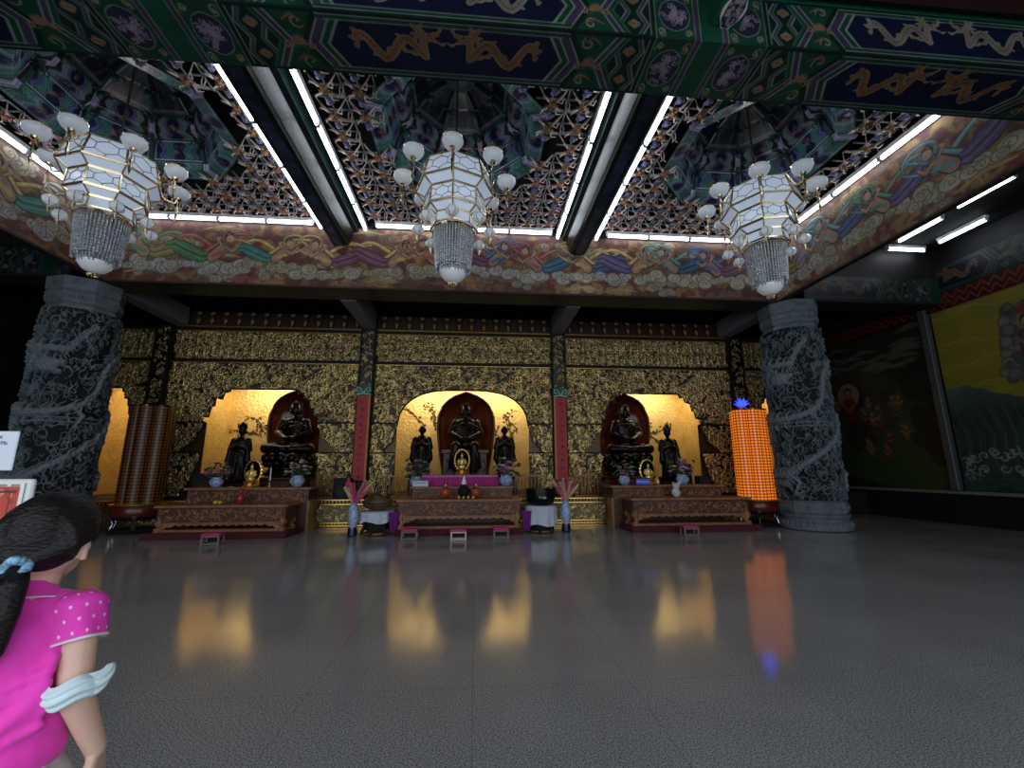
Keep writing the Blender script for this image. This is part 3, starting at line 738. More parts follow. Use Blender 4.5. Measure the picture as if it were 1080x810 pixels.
# ------------------------------------------------------------------ carved stone pillars
def pillar_relief():
    c = Canvas(6.2, 4.75, 78); H = c.h
    n = vnoise(c.ny, c.nx, 10, 3, 5)
    curls(c, 900, .09, .2, .06, .085, 51, True)
    curls(c, 700, .05, .11, .036, .11, 52, True)
    r = random.Random(8)
    for off in (0, 3.1):                                  # two dragons coil round the shaft
        pts = []
        for i in range(90):
            t = i/89; pts.append((off+t*8.6+.28*math.sin(t*24), .25+t*4.15+.28*math.cos(t*17)))
        for sh in (-12.4, -6.2, 0):
            P = [(x+sh, y) for x, y in pts]
            for q in range(0, 89, 6):
                seg = P[q:q+8]
                if max(s[0] for s in seg) < -.4 or min(s[0] for s in seg) > 6.6: continue
                c.ridge(seg, .19, .112, 0)
                for a, b in seg[::2]:
                    c.ridge([(a-.03, b+.02), (a+.02, b+.14), (a+.12, b+.2)], .05, .15, .3); c.ridge([(a-.1, b-.1), (a-.02, b-.02), (a+.06, b-.08)], .028, .14, .3); c.ridge([(a-.06, b-.12), (a-.1, b-.22), (a-.02, b-.3)], .05, .13, .5)
            for q in (14, 32, 50, 70):                   # clawed legs
                x, y = P[q]
                if -.5 < x < 6.7:
                    c.ridge([(x, y), (x+.25, y-.2), (x+.12, y-.42)], .13, .13, .4)
                    for a in (-.6, 0, .6): c.ridge([(x+.12, y-.42), (x+.12+.16*math.sin(a), y-.42-.14*math.cos(a))], .05, .13, .5)
        for sh in (-6.2, 0, 6.2):                          # heads
            x, y = off+1.2+sh, 3.3
            if -.6 < x < 6.8:
                c.ridge([(x-.2, y), (x+.12, y)], .42, .16, .2); c.ridge([(x+.1, y+.02), (x+.36, y+.06)], .2, .15, .2); c.ridge([(x+.1, y-.12), (x+.32, y-.16)], .12, .13, .2)
                for s in (-1, 1): c.ridge([(x-.1, y+.15), (x-.3, y+.32), (x-.42*1, y+.3+.05*s)], .07, .15, .6)
                for k in range(6): c.ridge([(x-.25, y-.1+.06*k), (x-.5, y-.2+.1*k), (x-.6, y-.1+.12*k)], .045, .13, .6)
                c.ridge([(x+.04, y+.1), (x+.06, y+.1)], .1, .19, 0)
    for y in (1.95, 2.05): c.ridge([(-.2, y), (6.4, y)], .05, .09, 0)
    c.z += n*.02
    sc = abs(np.sin(c.U[None]*26+c.V[:, None]*13))*abs(np.sin(c.V[:, None]*26-c.U[None]*13))
    c.z += np.where(c.z > .1, .028*(sc-.5), 0)+.014*(vnoise(c.ny, c.nx, 5, 2, 9)-.5)
    return c
M['stone'] = painted('carved_grey_stone', .8, bump=.5, bs=60, spec=.3)
M['stone_plain'] = mat('grey_stone', (104, 113, 118), .8, var=.2, vs=5, bump=.4, bs=50, spec=.3)
prc = pillar_relief()
def make_pillar(X, label, rot):
    t = thing('dragon_pillar', label, 'pillar', (X, 11.45, 0), rot)
    R0 = .69
    th = 2*PI*np.arange(prc.nx-1)/(prc.nx-1); z = prc.z[:, :-1].copy()
    zz = prc.V; R = R0*(1.04-.05*zz/prc.h)[:, None]+z
    p = np.zeros(z.shape+(3,)); p[..., 0] = R*np.cos(th); p[..., 1] = R*np.sin(th); p[..., 2] = (.78+zz)[:, None]
    k = np.clip(z/.1, 0, 1)[..., None]; k = k**1.3; col = np.array((22, 26, 28.))*(1-k)+np.array((122, 133, 138.))*k  # crevice shade painted into the stone colour, darkest where the relief is lowest
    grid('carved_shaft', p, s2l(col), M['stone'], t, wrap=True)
    FS = .72
    m = MB(); m.lathe([(1.02, 0), (1.16, .02), (1.18, .12), (1.12, .2), (1.05, .24), (1.05, .3), (1.1, .34), (1.13, .42)], 32)
    for k in range(36):
        a = 2*PI*k/36; m.ball((1.1*math.cos(a), 1.1*math.sin(a), .14), (.1, .1, .09), 8, 5)
    m.build('lotus_foot', M['stone_plain'], t, smooth=True).scale = (FS, FS, 1)
    m = MB(); m.lathe([(1.1, .42), (1.14, .45), (1.14, .70), (1.05, .76), (.92, .80)], 8, ph=PI/8)
    for k in range(8):
        a = k*PI/4; T = Matrix.Rotation(a, 4, 'Z')
        m.T = T; m.bbox(1.03, 1.085, -.33, .33, .47, .68, .012)
        for q in (-1, 0, 1): m.tube([(1.09, q*.2-.06, .53), (1.1, q*.2, .62), (1.09, q*.2+.07, .55)], .016, 5)
        m.T = None
    m.build('octagonal_base', M['stone_plain'], t).scale = (FS, FS, 1)
    m = MB(); m.lathe([(.86, 5.45), (.98, 5.5), (1.0, 5.6), (.94, 5.66), (1.02, 5.7), (1.06, 5.95), (1.0, 5.98), (1.06, 6.02), (1.09, 6.33)], 8, ph=PI/8)
    for k in range(8):
        m.T = Matrix.Rotation(k*PI/4, 4, 'Z')
        for q in range(7): m.tube([(.955, (q-3)*.11-.03, 5.76), (.985, (q-3)*.11, 5.86), (.965, (q-3)*.11+.03, 5.76)], .014, 5)
        m.tube([(.99, -.2, 6.12), (1.02, -.1, 6.22), (1.0, 0, 6.13), (1.02, .1, 6.22), (.99, .2, 6.12)], .022, 5); m.T = None
    m.build('capital', M['stone_plain'], t).scale = (.72, .72, 1)
    return t
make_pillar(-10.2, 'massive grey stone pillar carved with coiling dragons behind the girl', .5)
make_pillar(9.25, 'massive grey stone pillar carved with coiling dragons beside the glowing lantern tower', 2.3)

# ------------------------------------------------------------------ gilded altar screen
SY = 14.5
M['dropgold'] = mat('tarnished_gold', (84, 66, 40), .4, .5, var=.4, vs=20)
def gold_sheet(w, h, ppm, seed, dens, r0, r1, wd, amp=.05):
    c = Canvas(w, h, ppm); curls(c, int(w*h*dens), r0, r1, wd, amp, seed); curls(c, int(w*h*dens*.8), r0*.5, r1*.5, wd*.6, amp*1.3, seed+1); return c
cS = gold_sheet(6.1, 1.95, 58, 70, 75, .06, .15, .05, .07)     # shared ornament, cut to shape per bay
cF = gold_sheet(6.1, .95, 62, 80, 210, .03, .08, .032, .045)
r = random.Random(81)
for k in range(24):                                            # rows of tiny figures in the frieze
    x = .2+k*.25
    for y in (.25, .68):
        cF.ridge([(x, y-.13), (x, y+.06)], .1, .06, .3); cF.ridge([(x, y+.12), (x, y+.125)], .075, .07, 0); cF.ridge([(x-.09, y-.1), (x+.09, y-.13)], .05, .05)
def gold_mask(c, lo=.004, hi=.02): return np.repeat(np.clip((c.z-lo)/(hi-lo), 0, 1)[..., None], 3, 2)
def arch_edge(x, half, kind):
    """height of the lower edge of the pierced panel at distance x from bay centre"""
    a = abs(x)/half
    if kind == 'round':
        e = 3.0+1.24*np.sqrt(np.clip(1-np.clip(a, 0, 1)**3.2, 0, 1))
        return e
    s = np.where(a < .6, 4.2, np.where(a < .72, 4.08, np.where(a < .84, 3.88, np.where(a < .93, 3.6, 3.3))))
    return s+.03*np.sin(x*16)*(a > .6)
scr_no = [0]
BAYX = [(CX-6.5, 6.02, 'left', 'step'), (CX, 6.02, 'middle', 'round'), (CX+6.5, 6.02, 'right', 'step'), (CX-11.4, 3.2, 'far left aisle', 'step'), (CX+11.4, 3.2, 'far right aisle', 'step')]
for bx_, bw, nm, kind in BAYX:
    t = thing('gilded_screen', 'gold carved openwork screen framing the %s altar' % nm, 'altar screen', (bx_, SY, 0))
    hw = bw/2
    # frieze
    nxs = int(bw*62)+1; c = cF
    z = c.z[:, :nxs]; p = plane_pos((-hw, -.02, 5.2), (1, 0, 0), (0, 0, 1), bw, .98, nxs, c.ny, -z[:, :nxs]*1.0, (0, 1, 0))
    grid('frieze_panel', p, gold_mask(c)[:, :nxs]*.85, M['gilt'], t)
    m = MB(); m.box(-hw, hw, -.1, .06, 6.18, 6.27); m.box(-hw, hw, -.1, .06, 5.09, 5.17); m.build('frame_rail', M['black'], t)
    m = MB(); m.box(-hw, hw, -.11, -.04, 5.06, 5.085); m.box(-hw, hw, -.115, -.04, 6.13, 6.16); m.build('gilt_bead', M['gold'], t)
    # pierced arch panel
    nxs = int(bw*58)+1; c = cS; z = c.z[:, :nxs]; y0 = 3.12
    p = plane_pos((-hw, -.03, y0), (1, 0, 0), (0, 0, 1), bw, 1.95, nxs, c.ny, -z, (0, 1, 0))
    xc = (p[:-1, :-1, 0]+p[1:, 1:, 0])/2; zc = (p[:-1, :-1, 2]+p[1:, 1:, 2])/2
    half = hw*.74 if kind == 'round' else hw*.585
    if kind == 'round': E_ = arch_edge(xc, 2.2, kind); mk = (zc > E_) & ((abs(xc) < 2.2) | (zc > 3.12))
    else: mk = (zc > arch_edge(xc, half, kind)) | (abs(xc) > half)
    grid('arch_panel', p, gold_mask(c)[:, :nxs], M['gilt'], t, mk)
    xs = np.linspace(-half, half, 60) if kind != 'round' else np.linspace(-2.2, 2.2, 60)
    ez = arch_edge(xs, half if kind != 'round' else 2.2, kind)
    m = MB(); m.tube([(float(a), -.07, float(b)) for a, b in zip(xs, ez)], .028, 6); m.build('arch_moulding', M['maroon'], t)
    # dark lining that gives the pierced panel depth
    # side panels below the arch: stacked gilt brackets with curved inner edges
    for s in (-1, 1):
        inner = 2.2 if kind == 'round' else half
        wN = hw-inner+.02
        if wN < .12: continue
        cc = cS
        for (z0, z1, cut) in ((2.15, 3.08, .5), (.8, 2.12, .35)):
            nn = max(4, int(wN*58)); ny2 = int((z1-z0)*58)
            sub = cc.z[10:10+ny2, 20:20+nn]
            p = plane_pos((s*inner if s > 0 else -hw, -.03, z0), (1, 0, 0), (0, 0, 1), wN, z1-z0, nn, ny2, -sub*.8, (0, 1, 0))
            gg = np.repeat(np.clip((sub-.008)/.02, 0, 1)[..., None], 3, 2)
            tz = (p[:-1, :-1, 2]-z0)/(z1-z0); dist = (abs(p[:-1, :-1, 0])-inner)/wN
            mk = dist > cut*(1-tz)**1.6*(1+.15*np.sin(tz*12))
            grid('side_panel', p, gg, M['gilt'], t, mk)
        for za, zb_ in ((3.08, 3.13), (2.11, 2.16)): MB().box(min(s*inner, s*hw), max(s*inner, s*hw), -.06, .05, za, zb_).build('shelf_rail', M['black'], t)
        MB().box(min(s*(inner+.03), s*hw), max(s*(inner+.03), s*hw), .12, .17, .75, 3.1).build('dark_backing', M['dropgold'], t)
# fringe of gilded lotus drops on maroon, hanging above the friezes
for bx_, bw, nm, kind in BAYX[:3]:
    t = thing('pendant_valance', 'dark red valance of gilded drops above the %s frieze' % nm, 'valance', (bx_, SY-.05, 0))
    MB().box(-bw/2, bw/2, 0, .05, 6.3, 6.82).build('red_board', M['maroon'], t)
    n = 14
    for k in range(n):
        x = (k+.5-n/2)*bw/n
        m = MB(); m.lathe([(.0, 6.32), (.05, 6.38), (.11, 6.5), (.12, 6.6), (.07, 6.66), (.13, 6.7), (.14, 6.78), (0, 6.8)], 8, c=(x, -.06, 0), sy=.5); m.build('gilded_drop', M['dropgold'], t, smooth=True)
    MB().box(-bw/2, bw/2, -.08, 0, 6.27, 6.31).build('bead_rail', M['gold'], t)
# columns of the screen with gilt relief
cC_ = gold_sheet(.42, 5.4, 64, 90, 46, .05, .1, .038, .045)
for X, nm in ((CX-9.75, 'left of the left altar'), (CX-3.25, 'between left and middle altars'), (CX+3.25, 'between middle and right altars'), (CX+9.75, 'right of the right altar'), (CX+13.0, 'at the far right end of the screen')):
    t = thing('screen_column', 'narrow gold relief column '+nm, 'column', (X, SY-.22, 0))
    p = plane_pos((-.19, 0, .8), (1, 0, 0), (0, 0, 1), .38, 5.4, cC_.nx, cC_.ny, -cC_.z, (0, 1, 0))
    grid('gilt_relief', p, gold_mask(cC_)*.8, M['gilt'], t)
    m = MB(); m.box(-.25, -.19, -.05, .12, .8, 6.3); m.box(.19, .25, -.05, .12, .8, 6.3); m.box(-.19, .19, .005, .12, .8, 6.3); m.build('column_core', M['black'], t)

# red couplet boards on the two middle columns
M['redboard'] = mat('red_lacquer_board', (172, 38, 42), .5, var=.1)
M['orange'] = mat('orange_edge', (196, 116, 52), .5)
M['glyph'] = mat('dark_red_lettering', (120, 22, 28), .5, var=0)
M['mint'] = mat('mint_cloud_paint', (140, 196, 170), .5)
def glyph(o, x, y, z, s, r):
    """one brushed character built of short strokes"""
    for k in range(r.randint(5, 8)):
        if r.random() < .5: a = r.uniform(-.4, -.1); zz = z+s*r.uniform(-.45, .45); o.box(x+a*s, x+(a+r.uniform(.4, .7))*s, y, y+.006, zz-s*.04, zz+s*.04)
        else: xx = x+s*r.uniform(-.35, .35); b = r.uniform(-.45, -.1); o.box(xx-s*.04, xx+s*.04, y, y+.006, z+b*s, z+(b+r.uniform(.4, .6))*s)
for X, nm, s in ((CX-3.25, 'left of the middle altar', 1), (CX+3.25, 'right of the middle altar', -1)):
    t = thing('couplet_board', 'tall red hanging board with dark lettering '+nm, 'hanging board', (X, SY-.36, 0))
    MB().bbox(-.2, .2, -.03, .03, 1.25, 3.98, .01).build('red_panel', M['redboard'], t)
    MB().box(s*.2-.03, s*.2+.03, -.045, .02, 1.25, 3.98).build('orange_edge', M['orange'], t)
    g = MB(); rg = random.Random(X)
    for k in range(11): glyph(g, -.02*s, -.04, 3.75-k*.235, .16, rg)
    g.build('lettering', M['glyph'], t)
    m = MB()
    for q in (-1, 1): m.tube([(0, -.06, 4.03), (q*.1, -.07, 4.2), (q*.2, -.06, 4.24), (q*.22, -.06, 4.12), (q*.12, -.06, 4.1)], .026, 6)
    m.tube([(-.22, -.06, 4.0), (0, -.06, 4.04), (.22, -.06, 4.0)], .03, 6); m.build('cloud_crest', M['mint'], t)
    MB().bbox(-.25, .25, -.035, .03, 3.98, 4.3, .01).build('crest_plate', M['green'], t)

# ------------------------------------------------------------------ gold niches behind the screen
M['goldwall'] = None
m = bpy.data.materials.new('gold_mosaic_wall'); m.use_nodes = True; nt = m.node_tree; b = nt.nodes['Principled BSDF']
tc = nt.nodes.new('ShaderNodeTexCoord'); vo = nt.nodes.new('ShaderNodeTexVoronoi'); vo.inputs['Scale'].default_value = 9
nz = nt.nodes.new('ShaderNodeTexNoise'); nz.inputs['Scale'].default_value = 2.2; nz.inputs['Detail'].default_value = 4
rp = nt.nodes.new('ShaderNodeValToRGB'); rp.color_ramp.elements[0].color = rgb(206, 160, 78); rp.color_ramp.elements[1].color = rgb(252, 224, 146)
bp = nt.nodes.new('ShaderNodeBump'); bp.inputs['Strength'].default_value = .5; bp.inputs['Distance'].default_value = .03
nt.links.new(tc.outputs['Object'], vo.inputs['Vector']); nt.links.new(tc.outputs['Object'], nz.inputs['Vector']); nt.links.new(nz.outputs['Fac'], rp.inputs['Fac'])
nt.links.new(rp.outputs['Color'], b.inputs['Base Color']); nt.links.new(vo.outputs['Distance'], bp.inputs['Height']); nt.links.new(bp.outputs['Normal'], b.inputs['Normal'])
b.inputs['Roughness'].default_value = .5; b.inputs['Metallic'].default_value = .45
M['goldwall'] = m
M['branch'] = mat('dark_painted_branch', (84, 58, 34), .5)
for bx_, bw, nm, kind in BAYX:
    t = thing('gold_niche', 'glowing gold tiled niche behind the %s altar' % nm, 'niche', (bx_, 0, 0))
    hw = bw/2-.02; z0 = .75
    MB().box(-hw, hw, 18.15, 18.25, z0, 4.9).build('back_panel', M['goldwall'], t)
    MB().box(-hw-.06, -hw, 14.75, 18.2, z0, 4.9).build('side_panel', M['goldwall'], t); MB().box(hw, hw+.06, 14.75, 18.2, z0, 4.9).build('side_panel', M['goldwall'], t)
    MB().box(-hw, hw, 14.75, 18.2, 4.9, 5.0).build('soffit', M['maroon'], t)
    if bw > 5:
        g = MB(); rg = random.Random(int(bx_*10)+5)       # raised plum branches on the back wall
        for s in (-1, 1):
            for q in range(3):
                x = s*rg.uniform(1.1, 2.4); z = rg.uniform(2.1, 3.4); P = [(x, 18.13, z)]; a = rg.uniform(.6, 2.4)
                for k in range(6): a += rg.uniform(-.7, .7); x += .2*math.cos(a); z += .16*math.sin(a)+.02; P.append((x, 18.13, z))
                g.tube(P, [.028, .025, .022, .02, .016, .012, .008], 5)
                for p_ in P[1:]:
                    b2 = rg.uniform(0, 6.28); g.tube([p_, (p_[0]+.16*math.cos(b2), 18.12, p_[2]+.16*math.sin(b2))], [.014, .006], 4)
                    for w_ in range(2): g.ball((p_[0]+rg.uniform(-.15, .15), 18.12, p_[2]+rg.uniform(-.12, .14)), (.045, .02, .045), 6, 4)
        g.build('plum_branch_relief', M['branch'], t)
tag(MB().box(-15.0, 13.9, 14.62, 18.3, .0, .75).build('trim_6', M['dark']), kind='structure')     # raised floor of the niches
for bx_, bw, nm, kind in BAYX[:3]:
    area('niche_lamp', (bx_, 17.0, 4.8), (math.radians(42), 0, 0), 5.2, .2, 110, (1, .9, .68))
for bx_ in (CX-11.4, CX+11.4): area('niche_lamp', (bx_, 17.0, 4.8), (math.radians(42), 0, 0), 2, .2, 40, (1, .86, .62))

# plinth with gold relief in front of the niches
cP = gold_sheet(6.0, .46, 60, 95, 60, .045, .09, .034, .03)
for x0, x1, nm in ((-13.9, -7.9, 'far left'), (-7.9, -1.9, 'left'), (-1.9, 4.1, 'middle'), (4.1, 9.9, 'right')):
    t = thing('gilded_plinth', 'low gold relief plinth running below the %s part of the screen' % nm, 'plinth', (x0, 13.1, 0))
    wd = x1-x0; nn = min(cP.nx, int(wd*60)+1)
    p = plane_pos((0, -.02, .14), (1, 0, 0), (0, 0, 1), wd, .46, nn, cP.ny, -cP.z[:, :nn], (0, 1, 0))
    grid('relief_panel', p, np.clip(gold_mask(cP)[:, :nn]+.25, 0, 1), M['gilt'], t)
    MB().box(0, wd, 0, 1.5, 0, .74).build('plinth_body', M['dark'], t)
    m = MB(); m.box(0, wd, -.07, 0, .02, .05); m.box(0, wd, -.05, 0, .1, .13); m.box(0, wd, -.06, .02, .61, .64); m.box(0, wd, -.08, .02, .73, .76)
    for k in range(int(wd/.1)):
        m.ball((.05+k*.1, -.06, .075), (.036, .02, .026), 6, 4); m.ball((.05+k*.1, -.07, .685), (.036, .02, .032), 6, 4)
    m.build('gilt_beading', M['gold'], t)

# balustrades on the plinth beside the statues
M['bronze'] = mat('dark_bronze', (30, 19, 15), .3, .45, var=.3, vs=6, bump=.3, bs=30)
M['wood'] = mat('carved_red_brown_wood', (142, 94, 62), .42, var=.3, vs=5, bump=.35, bs=26)
M['woodd'] = mat('dark_brown_wood', (74, 44, 32), .38, var=.3, vs=5, bump=.3, bs=24)
for x0, x1, nm in ((CX-2.5, CX-1.35, 'left of the purple cloth'), (CX+1.35, CX+2.5, 'right of the purple cloth'), (CX-4.3, CX-3.55, 'beside the left red board'), (CX+3.55, CX+4.3, 'beside the right red board')):
    t = thing('altar_railing', 'short bronze railing of close bars '+nm, 'railing', (x0, 13.7, .75))
    MB().box(0, x1-x0, -.03, .03, .62, .68).box(0, x1-x0, -.03, .03, .0, .05).build('rail', M['oldgold'], t)
    n = int((x1-x0)/.1)
    for k in range(n+1):
        x = k*(x1-x0)/n; MB().lathe([(.016, .05), (.03, .15), (.016, .3), (.03, .45), (.016, .62)], 6, c=(x, 0, 0)).build('baluster', M['oldgold'], t, smooth=True)

# ------------------------------------------------------------------ statues
def buddha(label, loc, S, pendant=False, group=None):
    t = thing('seated_buddha_statue', label, 'statue', loc, 0, group)
    o = MB()
    # pelvis, torso, shoulders
    o.ball((0, .05, .30), (.42, .34, .24), 16, 10); o.cap((0, .06, .35), (0, .06, .85), .30, .30); o.ball((0, .06, 1.02), (.40, .22, .2), 16, 10)
    for s in (-1, 1):
        o.cap((s*.36, .06, 1.04), (s*.50, -.02, .68), .13, .11); o.cap((s*.50, -.02, .68), (s*.16, -.34, .50), .11, .075)
        o.ball((s*.1, -.38, .48), (.13, .08, .05), 10, 6)
        for f in range(4): o.cap((s*.06+s*.03*f*0, -.4-.0*f, .46+.022*f), (-s*.08, -.41, .46+.022*f), .018, .014, 6)
        if pendant:
            o.cap((s*.24, -.05, .25), (s*.30, -.55, .22), .2, .17); o.cap((s*.30, -.56, .2), (s*.27, -.5, -.55), .165, .13)
            o.cap((s*.27, -.48, -.62), (s*.28, -.78, -.66), .09, .07)
            o.tube([(s*.3, -.6, .2), (s*.4, -.6, -.1), (s*.42, -.5, -.5)], [.12, .1, .12], 8)
        else:
            o.cap((s*.28, .0, .18), (s*.66, -.36, .15), .22, .17); o.cap((s*.66, -.38, .14), (-s*.14, -.52, .12), .16, .10)
            o.ball((-s*.2, -.5, .18), (.14, .08, .06), 8, 6)
        for q in range(5):      # robe folds over arm and chest
            o.tube([(s*.1, -.2+.0*q, 1.02-.11*q), (s*.3, -.17, .9-.1*q), (s*.46, -.06, .86-.1*q)], .022, 5)
    for q in range(5): o.tube([(.36, -.08, 1.1-.09*q), (.05, -.26, .86-.1*q), (-.3, -.16, .76-.07*q)], .02, 5)
    o.cap((0, .05, 1.1), (0, .04, 1.28), .1, .1)
    o.ball((0, .03, 1.44), (.18, .2, .235), 16, 12); o.ball((0, .06, 1.66), (.1, .1, .1), 10, 8)
    o.ball((0, -.16, 1.42), (.026, .04, .05), 8, 6); o.ball((0, -.13, 1.33), (.06, .04, .02), 8, 5); o.ball((0, -.12, 1.25), (.06, .05, .04), 8, 5)
    for s in (-1, 1):
        o.ball((s*.185, .05, 1.38), (.028, .05, .13), 8, 6); o.ball((s*.075, -.13, 1.46), (.045, .04, .014), 8, 5); o.ball((s*.09, -.1, 1.36), (.06, .06, .06), 8, 5)
    organic(o, 'body', M['bronze'], t, vox=.022, smooth=2)
    m = MB()
    for k in range(70):
        u = (k+.5)/70; ph = math.acos(1-1.05*u); a = k*2.39996
        x, y, z = math.sin(ph)*math.cos(a), math.sin(ph)*math.sin(a), math.cos(ph)
        if y < -.45 and z < .55: continue
        m.ball((x*.185, .035+y*.205, 1.46+z*.235), .033, 6, 4)
    m.build('hair_curls', M['black'], t, smooth=True)
    if pendant:
        th_ = MB(); th_.bbox(-.72, .72, -.3, .6, -.75, .1, .03); th_.bbox(-.78, .78, -.36, .62, -.02, .1, .02)
        for k in range(7): th_.tube([(-.6+.2*k, -.32, -.6), (-.5+.2*k, -.35, -.4), (-.6+.2*k, -.32, -.2)], .03, 6)
        th_.build('throne', M['woodd'], t); MB().bbox(-.85, .85, -1.0, .65, -1.25, -.75, .03).build('plinth_block', M['woodd'], t)
    else:
        l = MB(); l.lathe([(.5, -.75), (.78, -.7), (.8, -.6), (.6, -.5), (.56, -.38), (.7, -.3), (.78, -.1), (.76, -.02), (0, -.02)], 24)
        for row, (rr_, z, h) in enumerate(((.74, -.16, .16), (.7, -.32, .12))):
            for k in range(16):
                a = 2*PI*(k+row*.5)/16; l.ball((rr_*math.cos(a), rr_*math.sin(a), z), (.13, .13, h), 8, 6)
        l.build('lotus_throne', M['bronze'], t, smooth=True)
        MB().lathe([(.95, -1.25), (.95, -1.1), (.85, -1.05), (.82, -.85), (.9, -.8), (.9, -.75)], 8, ph=PI/8).build('plinth_block', M['woodd'], t)
    t.scale = (S,)*3
    return t
ZB = .75
b0 = buddha('dark bronze seated statue with hanging legs in the middle gold niche', (CX+.02, 16.9, ZB+1.25*1.16), 1.16, True)
b1 = buddha('dark bronze cross-legged statue in the left gold niche', (CX-6.45, 16.9, ZB+1.25*1.16), 1.16)
b2 = dup(b1, (CX+6.45, 16.9, ZB+1.25*1.16), 0, 'dark bronze cross-legged statue in the right gold niche')
M['shell'] = mat('polished_red_brown_shell', (118, 50, 26), .2, var=.35, vs=2.5)
def hood(X, nm):
    t = thing('leaf_shaped_hood', 'tall glossy red-brown leaf shaped hood behind the %s bronze statue' % nm, 'hood', (X, 17.35, ZB))
    p = np.zeros((30, 41, 3)); prof = [(0, .72), (.8, .78), (1.6, .9), (2.4, .98), (2.9, .96), (3.3, .8), (3.55, .55), (3.7, .28), (3.78, .02)]
    zs = np.linspace(0, 3.78, 30); wz = 1.14*np.interp(zs, [a for a, b in prof], [b for a, b in prof]); zs = zs*1.02
    for j in range(30):
        for i in range(41):
            a = (i/40-.5)*PI*1.02; p[j, i] = (wz[j]*math.sin(a), .25+.55*math.cos(a)*min(1, wz[j]/.5)-.35, zs[j])
            if zs[j] > 3.2: p[j, i, 1] -= (zs[j]-3.2)*.5
    o = grid('hood_shell', p, None, M['shell'], t, attr=False)
    md = o.modifiers.new('t', 'SOLIDIFY'); md.thickness = .05
    e = MB(); pts = [tuple(p[j, 0]) for j in range(30)]+[tuple(p[j, 40]) for j in range(29, -1, -1)]
    e.tube(pts, .04, 8); e.build('carved_rim', M['woodd'], t, smooth=True)
hood(CX+.02, 'middle'); hood(CX-6.45, 'left'); hood(CX+6.45, 'right')

def standing(label, loc, S, seed, hat=0):
    r = random.Random(seed); t = thing('standing_attendant_statue', label, 'statue', loc)
    o = MB(); o.lathe([(.30, .12), (.29, .3), (.25, .7), (.24, 1.0), (.27, 1.2), (.25, 1.38), (.12, 1.5)], 16, sy=.75)
    for s in (-1, 1):
        o.cap((s*.23, 0, 1.38), (s*.32, -.03, 1.08), .095, .08); o.cap((s*.32, -.03, 1.08), (s*.05, -.24, 1.2), .08, .05); o.cap((s*.06, -.24, 1.2), (s*.01, -.26, 1.32), .04, .02)
        o.tube([(s*.27, -.08, 1.1), (s*.3, -.1, .7), (s*.24, -.1, .45)], [.08, .11, .03], 8)
        o.cap((s*.1, -.1, .1), (s*.1, -.26, .08), .06, .05)
        for q in range(3): o.tube([(s*(.05+.07*q), -.2, 1.0), (s*(.06+.08*q), -.22, .6), (s*(.07+.08*q), -.2, .15)], .02, 5)
    o.cap((0, 0, 1.45), (0, 0, 1.58), .065, .065); o.ball((0, -.01, 1.70), (.115, .13, .155), 14, 10); o.ball((0, -.14, 1.69), (.018, .03, .032), 6, 5)
    for s in (-1, 1): o.ball((s*.118, 0, 1.68), (.018, .03, .06), 6, 5)
    organic(o, 'body', M['bronze'], t, vox=.016, smooth=2)
    if hat:
        h = MB(); h.lathe([(.125, 1.76), (.14, 1.82), (.1, 1.92), (.06, 1.98), (.0, 2.02)], 12)
        for k in range(5): h.tube([(.13*math.cos(-.3-k*.64), .13*math.sin(-.3-k*.64), 1.8), (.15*math.cos(-.3-k*.64), .15*math.sin(-.3-k*.64), 1.95)], [.03, .008], 5)
        h.build('crown', M['bronze'], t, smooth=True)
    l = MB(); l.lathe([(.34, 0), (.4, .03), (.36, .08), (.32, .14), (0, .14)], 20)
    for k in range(14): a = 2*PI*k/14; l.ball((.35*math.cos(a), .35*math.sin(a), .08), (.07, .07, .05), 6, 5)
    l.build('lotus_base', M['bronze'], t, smooth=True)
    MB().bbox(-.4, .4, -.35, .35, -.5, 0, .02).build('pedestal', M['woodd'], t)
    t.scale = (S,)*3
    return t
a0 = standing('shaven bronze monk statue standing left in the middle niche', (CX-1.58, 16.3, ZB+.5), 1.06, 1)
a1 = dup(a0, (CX+1.5, 16.3, ZB+.5), 0, 'shaven bronze monk statue standing right in the middle niche')
a2 = standing('crowned dark statue standing left of the statue in the left niche', (CX-8.0, 16.3, ZB+.4), 1.08, 2, 1)
a3 = dup(a2, (CX-4.85, 16.3, ZB+.4), 0, 'crowned dark statue standing near the left red board')
a4 = dup(a2, (CX+4.85, 16.3, ZB+.4), 0, 'crowned dark statue standing near the right red board')
a5 = dup(a2, (CX+7.9, 16.3, ZB+.4), 0, 'crowned dark statue standing right of the statue in the right niche')

